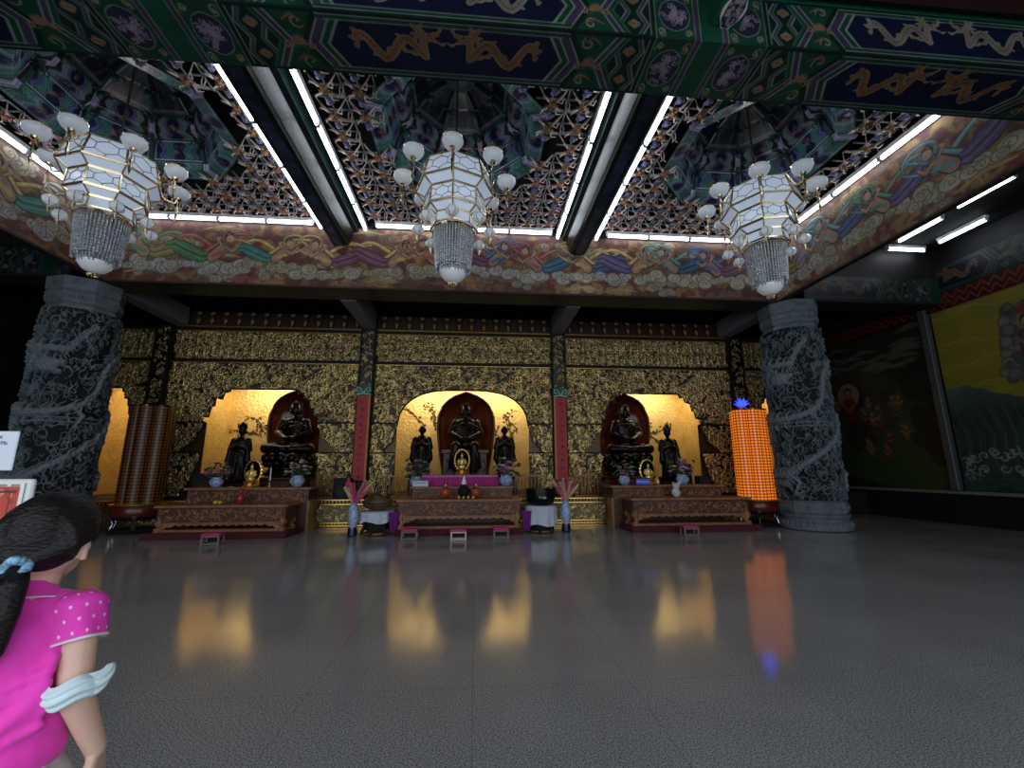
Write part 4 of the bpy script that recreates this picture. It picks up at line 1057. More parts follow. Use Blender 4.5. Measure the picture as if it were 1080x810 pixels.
# ------------------------------------------------------------------ offering tables
M['carpet'] = mat('dark_red_carpet', (78, 26, 36), .9, var=.2, vs=20)
cT = Canvas(3.1, .3, 60); curls(cT, 150, .03, .07, .024, .022, 44)
def offering_table(x0, x1, y0, y1, top, label, foot=True, body=False):
    t = thing('offering_table', label, 'table', ((x0+x1)/2, y0, 0)); w = (x1-x0)/2; d = y1-y0
    MB().bbox(-w-.05, w+.05, -.05, d+.05, top-.06, top, .012).build('tabletop', M['wood'], t)
    ap = min(.3, top*.4); nn = int(2*w*60)+1; nn = min(nn, cT.nx)
    p = plane_pos((-w+.06, .0, top-.09-ap), (1, 0, 0), (0, 0, 1), 2*w-.12, ap, nn, cT.ny, -cT.z[:, :nn], (0, 1, 0))
    c = np.repeat(np.clip(cT.z[:, :nn]/.02, 0, 1)[..., None], 3, 2)*np.array((80, 54, 36.))+np.array((84, 50, 32.))
    grid('carved_apron', p, s2l(c), M['paintwood'], t)
    MB().box(-w+.02, w-.02, .01, d-.02, top-.09-ap-.03, top-.05).build('apron_core', M['woodd'], t)
    if body:
        MB().bbox(-w, w, .03, d, .0, top-.4, .01).build('cabinet_body', M['woodd'], t)
        for s in (-1, 1):
            m = MB(); m.prism([(.0, .0), (.35, .0), (.3, .15), (.42, .3), (.3, .42), (.36, .6), (.2, .75), (.0, .8)], s*w-.03, s*w+.03, 'x'); m.build('scroll_side', M['wood'], t)
    else:
        sk = []; n = 60; z1 = top-.1-ap
        for i in range(n+1):
            x = -w+.1+(2*w-.2)*i/n; e = abs(i/n-.5)*2; sk.append((x, z1-.05-.10*max(0, (e-.75)/.25)-.035*abs(math.sin(i*PI/4))))
        MB().prism([(-w+.1, z1)]+sk+[(w-.1, z1)], -.005, .03).build('scalloped_skirt', M['wood'], t)
        for sx in (-1, 1):
            for sy in (0, 1):
                X = sx*(w-.09); Y = .06 if sy == 0 else d-.1
                m = MB(); m.tube([(X, Y, z1+.03), (X+sx*.03, Y-.02, z1*.7+.1), (X-sx*.02, Y, z1*.35+.1), (X+sx*.03, Y-.03, .2), (X+sx*.02, Y-.03, .14)], [.085, .1, .065, .085, .1], 8)
                m.build('leg', M['wood'], t, smooth=True)
        MB().box(-w+.02, w-.02, -.02, d, .14, .2).build('stretcher_base', M['wood'], t)
    return t
M['paintwood'] = painted('carved_stained_wood', .45)
ox0, ox1 = -1.95, 1.17
offering_table(-1.93, 1.16, 11.35, 12.05, .85, 'low carved brown table with scalloped skirt before the middle altar')
offering_table(-1.72, 1.02, 12.15, 12.5, 1.14, 'second stepped brown altar table behind the middle carved table', body=True)
offering_table(-7.62, -4.62, 11.35, 12.05, .76, 'low carved brown table with scalloped skirt before the left altar')
offering_table(-7.5, -4.4, 12.15, 12.85, 1.14, 'stepped brown altar table carrying pots before the left altar', body=True)
offering_table(4.12, 7.35, 11.35, 12.05, .84, 'low carved brown table with scalloped skirt before the right altar')
offering_table(3.85, 7.1, 12.15, 12.85, 1.14, 'stepped brown altar table carrying pots before the right altar', body=True)
for x0, x1, nm in ((-1.95, 1.2, 'middle'), (-7.75, -4.5, 'left'), (4.0, 7.5, 'right')):
    tag(MB().bbox(x0, x1, 11.1, 12.12, 0, .14, .012).build('carpeted_platform', M['carpet']), 'low dark red carpeted step under the %s offering table' % nm, 'platform')
# purple cloth table
M['purple'] = mat('magenta_cloth', (168, 44, 122), .7, var=.25, vs=12, bump=.5, bs=22)
M['purple2'] = mat('purple_cloth', (112, 28, 128), .7, var=.25, vs=12)
t = thing('cloth_covered_table', 'long high table draped in magenta cloth before the middle statue', 'table', (CX, 12.6, 0))
MB().box(-1.02, 1.02, .03, .36, 0, 1.42).build('table_frame', M['woodd'], t)
p = np.zeros((8, 160, 3)); xs = np.linspace(-1.08, 1.08, 160); zs = np.linspace(1.14, 1.44, 8)
for j in range(8): p[j, :, 0] = xs; p[j, :, 1] = -.0-.022*np.sin(xs*42)*(1-(j/7)**2); p[j, :, 2] = zs[j]
grid('cloth_front', p, None, M['purple'], t, attr=False)
MB().box(-1.08, 1.08, 0, .4, 1.425, 1.45).build('cloth_top', M['purple'], t)
m = MB()
for k in range(36): m.ball((-1.05+k*.06, -.02, 1.405), (.022, .015, .03), 6, 4)
m.build('white_scalloped_trim', mat('pale_lilac_trim', (210, 170, 200), .7), t)

# low kneeling stools
M['stoolw'] = mat('pale_pink_painted_frame', (206, 180, 182), .5)
M['stoolt'] = mat('magenta_cushion', (186, 54, 112), .7)
M['stooly'] = mat('grey_brown_frame', (120, 104, 98), .5)
def stool(fr, name='kneeling_stool'):
    t = thing(name, 'x', 'stool')
    for s in (-1, 1):
        for q in (-1, 1): MB().box(s*.2-.02, s*.2+.02, q*.15-.02, q*.15+.02, 0, .27).build('leg', fr, t)
    m = MB()
    for q in (-1, 1): m.box(-.18, .18, q*.15-.018, q*.15+.018, .02, .06); m.box(-.18, .18, q*.15-.018, q*.15+.018, .23, .27)
    for s in (-1, 1): m.box(s*.2-.018, s*.2+.018, -.13, .13, .02, .06); m.box(s*.2-.018, s*.2+.018, -.13, .13, .23, .27)
    m.build('frame', fr, t); MB().bbox(-.23, .23, -.18, .18, .27, .34, .02).build('cushion', M['stoolt'], t); MB().box(-.17, .17, .1, .12, .06, .24).build('back_board', M['black'], t)
    return t
st = stool(M['stoolw']); st.scale = (.82, .82, .74); st.location = (CX+.05, 10.45, 0); st['label'] = 'pale framed stool with magenta cushion, middle of three before the middle table'
s2_ = stool(M['stooly']); s2_.scale = (.82, .82, .74); s2_.location = (-1.5, 10.6, 0); s2_['label'] = 'dull framed kneeling stool before the left end of the middle table'
dup(s2_, (.62, 10.6, 0), 0, 'dull framed kneeling stool before the right end of the middle table')
dup(s2_, (-5.7, 10.35, 0), .1, 'dull framed kneeling stool before the left table')
dup(s2_, (5.2, 10.5, 0), -.05, 'dull framed kneeling stool before the right table')

# ------------------------------------------------------------------ flowers and offerings
M['porc'] = mat('blue_white_porcelain', (150, 168, 200), .15, var=.5, vs=14)
M['leaf'] = mat('leaf_green', (42, 84, 44), .5, var=.4)
M['pink'] = mat('pink_petals', (196, 112, 134), .6, var=.3); M['pale'] = mat('pale_petals', (206, 182, 176), .6, var=.2); M['mauve'] = mat('mauve_petals', (150, 100, 150), .6, var=.3)
def bouquet(label, loc, seed, cols, S=1):
    r = random.Random(seed); t = thing('flower_pot', label, 'flower arrangement', loc, 0)
    MB().lathe([(.07, 0), (.09, .01), (.16, .1), (.17, .16), (.12, .24), (.13, .27), (.11, .27), (.1, .2)], 20).build('pot', M['porc'], t, smooth=True)
    lf = MB(); fl = MB()
    n = 34
    for k in range(n):
        a = r.uniform(0, 6.28); rr_ = r.uniform(.02, .30); z = .3+r.uniform(0, .42)*(1-rr_/.5); x, y = rr_*math.cos(a), rr_*math.sin(a)
        lf.tube([(0, 0, .24), (x*.5, y*.5, z*.7+.05), (x, y, z)], .006, 4)
        fl.mi = k % len(cols)
        for q in range(6):
            b_ = q*1.05; fl.ball((x+.03*math.cos(b_), y+.03*math.sin(b_), z+.01), (.03, .03, .02), 6, 4)
        fl.ball((x, y, z+.02), .018, 6, 4)
    for k in range(26):
        a = r.uniform(0, 6.28); rr_ = r.uniform(.1, .34); z = .26+r.uniform(0, .4)
        x, y = rr_*math.cos(a), rr_*math.sin(a); lf.ball((x, y, z), (.055, .02, .03), 6, 4, Matrix.Rotation(a, 3, 'Z') @ Matrix.Rotation(.6, 3, 'Y'))
    lf.build('leaves', M['leaf'], t, smooth=True); fl.build('blossoms', cols, t, smooth=True)
    t.scale = (S,)*3
    return t
bouquet('mauve flowers and tall green leaves in a blue pot, left end of left altar table', (-6.95, 12.45, 1.14), 1, [M['mauve'], M['pink'], M['leaf']])
bouquet('pink and white flowers in a blue pot, right end of left altar table', (-4.85, 12.45, 1.14), 2, [M['pink'], M['pale'], M['leaf']], 1.15)
bouquet('dark pink flowers in a pot left of the magenta cloth', (-1.75, 13.4, 1.05), 3, [M['pink'], M['mauve'], M['leaf']], 1.3)
bouquet('pink flowers in a blue pot right of the magenta cloth', (.86, 12.33, 1.14), 4, [M['pink'], M['pale'], M['mauve']], 1.15)
bouquet('mauve flowers in a round pot, left end of right altar table', (4.3, 12.4, 1.14), 5, [M['mauve'], M['pale'], M['pink']])
bouquet('pink and white flowers in a pale pot, right end of right altar table', (6.05, 12.4, 1.14), 6, [M['pink'], M['pale'], M['mauve']], 1.1)
tag(MB().lathe([(.2, 0), (.2, .03), (.06, .06), (.06, .24), (.19, .28), (.19, .3), (0, .3)], 20).build('flower_stand', M['woodd'], smooth=True), 'dark round stand under the dark pink flowers left of the magenta cloth', 'stand').location = (-1.75, 13.4, .75)
# tall floor vases with feather plumes
M['plumep'] = mat('magenta_plume', (190, 84, 112), .8, var=.3); M['plumec'] = mat('cream_plume', (196, 160, 130), .8, var=.3)
M['vaseb'] = mat('dark_blue_glaze', (28, 30, 62), .15, var=.3, vs=9)
def floor_vase(loc, label, ms, seed):
    r = random.Random(seed); t = thing('floor_vase', label, 'vase', loc)
    MB().lathe([(.09, 0), (.11, .01), (.12, .08), (.1, .22)], 20).build('dark_foot', M['vaseb'], t, smooth=True)
    MB().lathe([(.1, .22), (.125, .4), (.13, .6), (.1, .7), (.075, .75), (.1, .8), (.09, .8), (.065, .74)], 20).build('body', M['porc'], t, smooth=True)
    pl = MB()
    for k in range(16):
        a = r.uniform(0, 6.28); sp = r.uniform(.1, .42); h = r.uniform(.4, .65); x, y = sp*math.cos(a), sp*math.sin(a)*.7
        pl.mi = k % 2; pl.tube([(0, 0, .74), (x*.4, y*.4, .74+h*.5), (x, y, .74+h)], [.012, .05, .012], 6)
        for q in range(7): u = .4+.09*q; pl.ball((x*u, y*u, .74+h*u), (.04, .04, .05), 6, 4)
    pl.build('plumes', ms, t, smooth=True)
floor_vase((-2.98, 11.25, 0), 'blue and white floor vase of magenta plumes left of the wooden fish drum', [M['plumep'], M['plumec']], 2)
floor_vase((2.36, 11.45, 0), 'blue and white floor vase of cream plumes right of the black bowl bell', [M['plumec'], M['plumep']], 3)
# wooden fish drum and bowl bell on skirted stands
M['cloth'] = mat('white_cloth', (196, 202, 216), .8, var=.06, bump=.3, bs=12)
M['fish'] = mat('brown_lacquered_drum', (84, 62, 40), .3, var=.35, vs=4)
def skirted_stand(loc, label, z0, z1, R):
    t = thing('skirted_stand', label, 'stand', loc)
    p = np.zeros((10, 96, 3)); a = np.linspace(0, 2*PI, 97)[:-1]
    for j in range(10):
        k = 1-j/9; rr_ = R*(1+.06*k+.055*k*np.sin(a*13)); p[j, :, 0] = rr_*np.cos(a); p[j, :, 1] = rr_*np.sin(a); p[j, :, 2] = z0+(z1-z0)*j/9-.03*k*np.sin(a*4)
    grid('cloth_skirt', p, None, M['cloth'], t, wrap=True, attr=False); MB().lathe([(R*1.0, z1-.01), (R*.9, z1+.012), (0, z1+.012)], 40).build('cloth_top', M['cloth'], t, smooth=True)
    for k in range(6):
        q = k*PI/3+.3; c_, s_ = math.cos(q), math.sin(q)
        MB().tube([(R*.8*c_, R*.8*s_, z1-.03), (R*.72*c_, R*.72*s_, .2), (R*.85*c_, R*.85*s_, .02)], [.04, .03, .045], 6).build('leg', M['black'], t, smooth=True)
    MB().lathe([(R*.8, .03), (R*.8, .06), (R*.6, .07), (0, .07)], 24).build('gilt_disc', M['oldgold'], t)
    MB().lathe([(R*.7, z0*.4), (R*.74, z0), (R*.7, z1-.02)], 24).build('drum_body', M['black'], t)
    return t
skirted_stand((-2.47, 11.55, 0), 'round stand with white frilled cloth under the brown wooden fish drum', .32, .56, .42)
skirted_stand((1.72, 11.55, 0), 'round stand with long white cloth under the black bowl bell', .2, .66, .4)
t = thing('wooden_fish_drum', 'large rounded brown wooden fish drum resting on a white frilled stand', 'drum', (-2.47, 11.55, .572))
o = MB(); o.ball((0, 0, .17), (.38, .3, .17), 20, 12); o.ball((-.05, 0, .24), (.26, .24, .14), 16, 10); organic(o, 'body', M['fish'], t, .02, 3); t.scale = (1, 1, 1.22)
MB().box(-.22, .26, -.32, -.27, .16, .18).build('slot', M['black'], t); MB().tube([(.22, -.2, .3), (.34, 0, .34), (.22, .2, .3)], .03, 8).build('handle', M['fish'], t, smooth=True)
t = thing('bowl_bell', 'wide black bowl bell with a pale mark resting on a white cloth stand', 'bell', (1.72, 11.55, .672))
MB().lathe([(.2, 0), (.33, .05), (.375, .18), (.38, .42), (.36, .42), (.35, .2), (.2, .06), (0, .05)], 36).build('bowl', mat('black_bronze', (14, 14, 16), .35, .3), t, smooth=True)
g = MB(); rg = random.Random(3)
for q in (-1, 0, 1): glyph(g, q*.07, -.392, .22, .1, rg)
g.build('pale_mark', mat('pale_lettering', (190, 190, 184), .6), t)
for x, nm, sx in ((-2.0, 'left', 1), (1.32, 'right', -1)):
    p = np.zeros((10, 20, 3)); 
    for j in range(10): 
        q = np.linspace(0, 1, 20); p[j, :, 0] = x+.13*(q-.5)*2*(.6+.4*j/9); p[j, :, 1] = 11.2+.03*np.sin(q*14)+.03; p[j, :, 2] = .08+.48*j/9
    tag(grid('purple_drape', p, None, M['purple2'], attr=False), 'purple cloth hanging at the %s end of the middle table' % nm, 'cloth')
# small things on the tables
M['goldst'] = mat('pale_gold', (222, 190, 110), .3, .6, var=.2)
def small_buddha(label, loc):
    t = thing('haloed_figurine', label, 'figurine', loc); o = MB()
    o.ball((0, 0, .22), (.13, .1, .08), 12, 8); o.cap((0, .02, .26), (0, .02, .4), .08, .085); o.cap((0, .02, .48), (0, .02, .5), .04, .04); o.ball((0, .01, .54), (.05, .055, .065), 10, 8); o.ball((0, .02, .61), .025, 8, 6)
    for s in (-1, 1): o.cap((s*.09, .02, .42), (s*.13, -.02, .32), .035, .03); o.cap((s*.13, -.02, .32), (0, -.1, .28), .03, .025)
    organic(o, 'body', M['goldst'], t, .012, 2)
    h = MB(); h.lathe([(.2, -.02), (.24, 0), (.2, .02), (.17, 0), (.2, -.02)], 28); 
    for v_ in range(len(h.v)): x, y, z = h.v[v_]; h.v[v_] = (x, z+.1, y*1.4+.42)
    for k in range(20): a = 2*PI*k/20; h.ball((.22*math.cos(a), .1, .42+.31*math.sin(a)), .03, 6, 4)
    h.build('flame_halo', M['gold'], t, smooth=True)
    MB().lathe([(.17, 0), (.18, .04), (.13, .08), (.17, .14), (.15, .16), (0, .16)], 16).build('pedestal', M['gold'], t, smooth=True)
small_buddha('small gold figurine with oval halo on the left altar table', (-6.1, 12.5, 1.14))
small_buddha('small gold figurine with oval halo on the right altar table', (5.08, 12.5, 1.14))
small_buddha('small gold figurine between the legs of the middle bronze statue', (CX+.02, 12.85, 1.45))
M['redlac'] = mat('red_vase_glaze', (150, 50, 44), .2, var=.4, vs=16)
def vase(label, loc, m, S=1, name='small_vase'):
    o = MB().lathe([(.05, 0), (.07, .01), (.1, .1), (.09, .2), (.04, .28), (.04, .33), (.06, .37), (.05, .37), (.03, .3)], 16); x = o.build(name, m, smooth=True); x.location = loc; x.scale = (S,)*3
    return tag(x, label, 'vase')
vase('slim red and white vase on the low left offering table', (-5.93, 11.75, .76), M['redlac'], 1)
vase('small vase on the low right table behind the white cat', (5.25, 12.3, 1.14), M['goldst'], .7)
def lamp(x, label):
    t = thing('oil_lamp', label, 'lamp', (x, 11.75, .85)); MB().lathe([(.08, 0), (.09, .02), (.05, .04)], 16).build('foot', M['brass'], t, smooth=True)
    MB().lathe([(.05, .04), (.11, .09), (.13, .16), (.1, .22), (.07, .24)], 18).build('glass_bowl', mat('amber_glass', (150, 70, 40), .15, emit=(230, 90, 30), es=.03), t, smooth=True)
    MB().lathe([(.07, .24), (.08, .27), (.02, .31), (.02, .36), (0, .37)], 14).build('lid', M['brass'], t, smooth=True)
lamp(-.78, 'round amber lamp left of the black and white cone on the middle table'); lamp(.02, 'round amber lamp right of the black and white cone on the middle table')
t = thing('incense_burner', 'black burner with a pointed white top in the middle of the middle table', 'incense burner', (-.3, 11.7, .85))
MB().lathe([(.12, 0), (.13, .03), (.09, .06), (.15, .14), (.16, .24), (.1, .3), (.07, .36)], 20).build('bowl', M['black'], t, smooth=True)
MB().lathe([(.07, .36), (.06, .42), (.03, .52), (.005, .6)], 14).build('pointed_cap', M['white'], t, smooth=True)
M['fruit'] = mat('yellow_fruit', (214, 176, 76), .4)
for k, (x, y) in enumerate(((-.42, 11.55), (-.3, 11.5), (-.18, 11.55), (-.05, 11.5))):
    o = MB().ball((0, 0, .035), (.04, .04, .035), 10, 7).tube([(0, 0, .065), (.005, 0, .08)], .004, 4).build('fruit', M['fruit'], smooth=True); o.location = (x, y, .85)
    tag(o, 'small yellow fruit offered before the black burner', 'fruit', 'fruit before the burner')
for k, (x, y, z) in enumerate(((-6.5, 11.7, .76), (-6.36, 11.66, .76), (-6.43, 11.6, .76))):
    o = MB().ball((0, 0, .045), (.05, .05, .045), 10, 7).tube([(0, 0, .085), (.005, 0, .1)], .004, 4).build('fruit', M['fruit'], smooth=True); o.location = (x, y, z)
    tag(o, 'small yellow fruit on the low left offering table', 'fruit', 'fruit on the left table')
t = thing('white_cat_figurine', 'white seated figurine with dark spots on the low right table', 'figurine', (5.5, 11.7, .84))
o = MB(); o.ball((0, 0, .12), (.12, .1, .13), 14, 10); o.ball((0, -.02, .29), (.1, .09, .09), 14, 10); o.cap((.08, -.02, .3), (.13, -.02, .42), .03, .025)
for s in (-1, 1): o.cap((s*.06, 0, .34), (s*.07, 0, .4), .03, .012)
organic(o, 'body', mat('spotted_white_glaze', (208, 204, 200), .25, var=.3, vs=9), t, .014, 2)
for lab, loc, w_, d_, h_, cc in (('white paper box left of the magenta cloth', (-1.5, 12.2, 1.14), .42, .2, .15, (206, 214, 224)),):
    t = thing('paper_box', lab, 'box', loc); MB().bbox(-w_/2, w_/2, 0, d_, 0, h_, .01).build('box_body', mat('pale_box', cc, .6), t); g = MB(); g.box(-w_*.35, w_*.35, -.004, 0, h_*.55, h_*.75); g.build('blue_print', mat('blue_print', (120, 160, 200), .6), t)
t = thing('blue_sign_box', 'small blue glowing sign on the right altar table', 'sign', (4.78, 12.2, 1.14))
MB().bbox(-.22, .22, 0, .08, 0, .2, .01).build('case', M['black'], t); MB().box(-.2, .2, -.006, 0, .02, .18).build('screen', mat('blue_screen', (40, 50, 120), .3, emit=(50, 60, 150), es=.5), t)
g = MB(); rg = random.Random(9)
for k in range(6): glyph(g, -.15+.06*k, -.012, .1, .05, rg)
g.build('lettering', mat('blue_white_lettering', (150, 160, 220), .4, emit=(140, 150, 230), es=.5), t)
def speaker(label, loc, w_, h_):
    t = thing('loudspeaker', label, 'loudspeaker', loc); MB().bbox(-w_/2, w_/2, 0, .3, 0, h_, .02).build('cabinet', M['black'], t)
    MB().lathe([(w_*.3, 0), (w_*.32, .012), (w_*.2, .01), (0, .004)], 20).build('cone', M['dark'], t, smooth=True)
    c_ = kids(t)[-1]; c_.rotation_euler = (PI/2, 0, 0); c_.location = (0, 0, h_*.4)
speaker('black loudspeaker on the altar floor by the left red board', (-3.9, 13.25, .75), .5, .6)
speaker('black loudspeaker behind the right altar table beside the gold wall', (7.4, 13.6, .75), .42, .62)
speaker('black box on a stand above the right altar table flowers', (7.0, 14.1, .75), .46, 1.0)
speaker('black cabinet behind the mauve flowers on the left', (-7.9, 13.6, .75), .8, .75)
t = thing('candlestick', 'thin pale candle on a stand at the left altar table', 'candle', (-5.55, 12.4, 1.14))
MB().lathe([(.06, 0), (.05, .02), (.015, .05), (.015, .15), (.035, .17)], 12).build('holder', M['brass'], t, smooth=True); MB().lathe([(.018, .17), (.016, .5), (.004, .53)], 10).build('candle', M['white'], t, smooth=True)

# ------------------------------------------------------------------ lantern towers
def tower_canvas(bright):
    c = Canvas(1.25, 2.6, 110, (60, 18, 6)); rows = 31; colsn = 14
    v = (c.V[:, None]/c.h*rows) % 1+0*c.U[None]; u = (c.U[None]/c.w*colsn) % 1+0*c.V[:, None]
    cell = np.clip(1-((u-.5)/.42)**4, 0, 1)*np.clip(1-((v-.5)/.36)**4, 0, 1)
    if bright: A, B = np.array((130, 48, 8.)), np.array((255, 140, 30.))
    else: A, B = np.array((30, 14, 6.)), np.array((118, 70, 28.))
    c.c = A+(B-A)*cell[..., None]
    fig = np.clip(1.3-np.hypot((u-.5)/.16, (v-.42)/.3), 0, 1)[..., None]; c.c = c.c*(1-fig*.35)+np.array((255, 186, 80.) if bright else (170, 112, 50.))*fig*.35
    return c
def tower(loc, label, bright, rz=0):
    t = thing('lantern_tower', label, 'lantern tower', loc, rz); c = tower_canvas(bright); n = c.nx
    pm = painted('lit_orange_niches', .4, es=.75, spec=.5) if bright else painted('unlit_amber_niches_faint_glow', .32, es=.05, spec=.3)  # the unlit tower also gets a faint added glow in its colour
    for k, (x, y) in enumerate(((-.3, -.1), (.0, -.22), (.3, -.1), (.18, .22), (-.18, .22))):
        th = np.linspace(0, 2*PI, n); p = np.zeros((c.ny, n, 3)); p[..., 0] = x+.215*np.cos(th)[None]; p[..., 1] = y+.215*np.sin(th)[None]; p[..., 2] = (.72+c.V)[:, None]
        o = grid('niche_column', p, s2l(c.c), pm, t)
        MB().lathe([(.225, 3.32), (.2, 3.36), (0, 3.37)], 20, c=(x, y, 0)).build('column_cap', M['brass'], t, smooth=True)
    MB().lathe([(.56, .42), (.59, .46), (.59, .6), (.56, .68), (.55, .72), (0, .72)], 32).build('red_drum', mat('dark_red_lacquer', (88, 30, 22), .25, var=.2), t, smooth=True)
    MB().lathe([(.6, .70), (.61, .735), (.57, .74)], 32).build('gilt_rim', M['gold'], t, smooth=True)
    MB().lathe([(.3, .3), (.5, .34), (.55, .42)], 24).build('waist', M['black'], t, smooth=True)
    MB().lathe([(.56, 0), (.58, .03), (.5, .1), (.3, .12), (0, .12)], 32).build('foot_plate', M['black'], t, smooth=True)
    for k in range(6):
        a = k*PI/3; MB().tube([(.58*math.cos(a), .58*math.sin(a), .42), (.5*math.cos(a), .5*math.sin(a), .25), (.56*math.cos(a), .56*math.sin(a), .08)], [.05, .035, .05], 8).build('leg', M['chrome'], t, smooth=True)
    return t
M['chrome'] = mat('polished_metal', (150, 150, 150), .12, 1)
tower((-8.95, 12.65, 0), 'unlit brown lantern tower of tiny niches beside the left carved pillar', False)
tw = tower((8.2, 12.3, 0), 'glowing orange lantern tower of tiny lit niches beside the right carved pillar', True)
t = thing('lotus_lamp', 'bright blue glowing lotus lamp on top of the orange lantern tower', 'lamp', (8.0, 12.2, 3.37))
MB().lathe([(.1, 0), (.12, .03), (.05, .08)], 16).build('stand', M['goldst'], t, smooth=True)
bl = mat('blue_neon_petal', (30, 50, 240), .3, emit=(38, 60, 255), es=3.2)
for row, (n, tilt, L) in enumerate(((7, 1.15, .24), (6, .75, .26), (5, .35, .28))):
    for k in range(n):
        a = 2*PI*(k+.5*row)/n; d = (math.cos(a)*math.sin(tilt), math.sin(a)*math.sin(tilt), math.cos(tilt))
        MB().tube([(0, 0, .06), (d[0]*L*.5, d[1]*L*.5, .06+d[2]*L*.5), (d[0]*L, d[1]*L, .06+d[2]*L)], [.02, .05, .006], 6, flat=(.5, 1)).build('petal', bl, t, smooth=True)

# ------------------------------------------------------------------ right wall: painted scenes, base, pilaster
t = thing('wall_painting', 'painting of yellow sky, grey crag and teal waves on the right wall', 'wall painting', (13.9, 6.4, .95))
c = Canvas(5.0, 5.25, 44, (150, 140, 40)); r = random.Random(5)   # u: runs towards the altar, mirrored below
n = vnoise(c.ny, c.nx, 40, 4, 12); sw = np.sin((c.V[:, None]*3+n*10))*.5+.5
c.c = np.array((168, 154, 48.))*(1-sw[..., None]*.35)+np.array((110, 108, 44.))*sw[..., None]*.35
for k in range(26):
    y = r.uniform(2.9, 5.2); x = r.uniform(-.5, 5); c.stroke([(x+.25*i, y+.1*math.sin(i*1.1+k)) for i in range(9)], .035, (196, 180, 84), .8, .7)
U2 = c.U[None]+0*c.V[:, None]; V2 = c.V[:, None]+0*c.U[None]
ny_ = vnoise(1+c.ny, c.nx, 30, 3, 4)[:c.ny]
hill = 2.75+.35*np.sin(U2*1.3+1)+.5*(ny_-.5); k = np.clip((hill-V2)*30, 0, 1)[..., None]; c.c = c.c*(1-k)+(np.array((52, 84, 82.))*(1-ny_[..., None]*.5)+np.array((120, 140, 130.))*np.clip((V2-2.0), 0, 1)[..., None]*.4)*k
for q in range(9):
    x = r.uniform(0, 5); 
    for t2 in range(7): c.stroke([(x+.12*t2, 2.6-.1*t2), (x+.12*t2-.2, 1.5), (x+.12*t2-.1, .7)], .04, (38, 66, 64) if t2 % 2 else (80, 112, 104), .6, .6)
def crag(c, x, y, w_, h_):
    for q in range(190): a = r.uniform(-1, 1); b = r.uniform(0, 1); R = r.uniform(.05, .15); c.disc(x+a*w_*(1-.5*b), y+b*h_, R, tuple(r.choice([(120, 120, 116), (92, 94, 92), (146, 142, 132)])), R*1.1, .9, rim=(70, 72, 70))
crag(c, 2.85, 2.9, .75, 1.9)
def robed(c, x, y, S, rob, hd=(188, 150, 120)):
    c.stroke([(x, y), (x, y+.55*S)], .5*S, tuple(v*.5 for v in rob), .1); c.stroke([(x, y), (x, y+.55*S)], .44*S, rob, .1)
    for o in (-.12, 0, .12): c.stroke([(x+o*S, y-.15*S), (x+o*.6*S, y+.5*S)], .035*S, tuple(v*.6 for v in rob))
    c.disc(x, y+.9*S, .24*S, (186, 160, 90), alpha=.6); c.disc(x, y+.92*S, .16*S, (40, 30, 28)); c.disc(x, y+.88*S, .13*S, hd)
    c.stroke([(x-.3*S, y+.5*S), (x, y+.25*S), (x+.3*S, y+.5*S)], .12*S, tuple(min(255, v+30) for v in rob))
robed(c, 2.8, 3.4, 1.05, (112, 64, 84)); c.disc(2.8, 4.65, .22, (150, 50, 44), .1)
for q in range(70):
    x = r.uniform(0, 5); y = .55+.25*math.sin(x*2)+r.uniform(-.2, .35); c.stroke(spiral(x, y, .14, 1, r.random()*6, 1, 10), .04, (190, 206, 200), .3, .8)
for q in range(40):
    x = r.uniform(0, 5); y = r.uniform(0, .5); c.stroke([(x, y), (x+.3, y+.1), (x+.6, y)], .04, (36, 90, 88), .5)
c.c *= .8
grid('painted_scene', plane_pos((0, 0, 0), (0, 1, 0), (0, 0, 1), c.w, c.h, c.nx, c.ny), s2l(c.c), M['paint'], t)
MB().box(0, .04, -.05, 5.05, -.06, 0).build('frame_edge', M['oldgold'], t); MB().box(0, .04, -.05, 5.05, 5.25, 5.3).build('frame_edge', M['oldgold'], t)
t = thing('wall_painting', 'dark painted scene of a haloed crowd on a green meadow deep on the right wall', 'wall painting', (13.9, 11.75, .95))
c = Canvas(5.6, 5.25, 40, (40, 38, 34)); n = vnoise(c.ny, c.nx, 40, 4, 22)
c.c = np.array((84, 80, 56.))*n[..., None]+np.array((30, 30, 30.))
U2 = c.U[None]+0*c.V[:, None]; V2 = c.V[:, None]+0*c.U[None]
k = np.clip((1.5+.3*np.sin(U2*1.4)-V2)*20, 0, 1)[..., None]; c.c = c.c*(1-k)+np.array((66, 92, 36.))*k
k = np.clip((.9-1.2*abs(U2-5.4)/5-V2)*20, 0, 1)[..., None]; c.c = c.c*(1-k*.8)+np.array((24, 34, 24.))*k*.8
for q in range(30): x = r.uniform(0, 5.6); y = r.uniform(3.9, 5.1); c.stroke([(x-.6, y), (x, y+.1), (x+.6, y)], .16, (140, 134, 116), .9, .7)
c.disc(3.0, 3.3, .45, (196, 150, 110), rim=(230, 200, 150)); robed(c, 3.0, 2.5, 1.0, (150, 66, 40))
for q in range(60):
    x = r.uniform(.8, 5.2); y = r.uniform(1.3, 3.4)
    if abs(x-3) > .5: robed(c, x, y-.3, .42, r.choice([(150, 90, 50), (130, 60, 50), (120, 110, 80), (90, 90, 96), (160, 120, 70)]))
for q in range(30): c.disc(.3+r.uniform(-.3, .5), r.uniform(1, 4), .25, (40, 46, 36), .3, .8)
c.c *= .7
grid('painted_scene', plane_pos((0, 0, 0), (0, 1, 0), (0, 0, 1), c.w, c.h, c.nx, c.ny), s2l(c.c), M['paint'], t)
MB().box(0, .04, -.02, 5.62, -.06, 0).build('frame_edge', M['oldgold'], t)
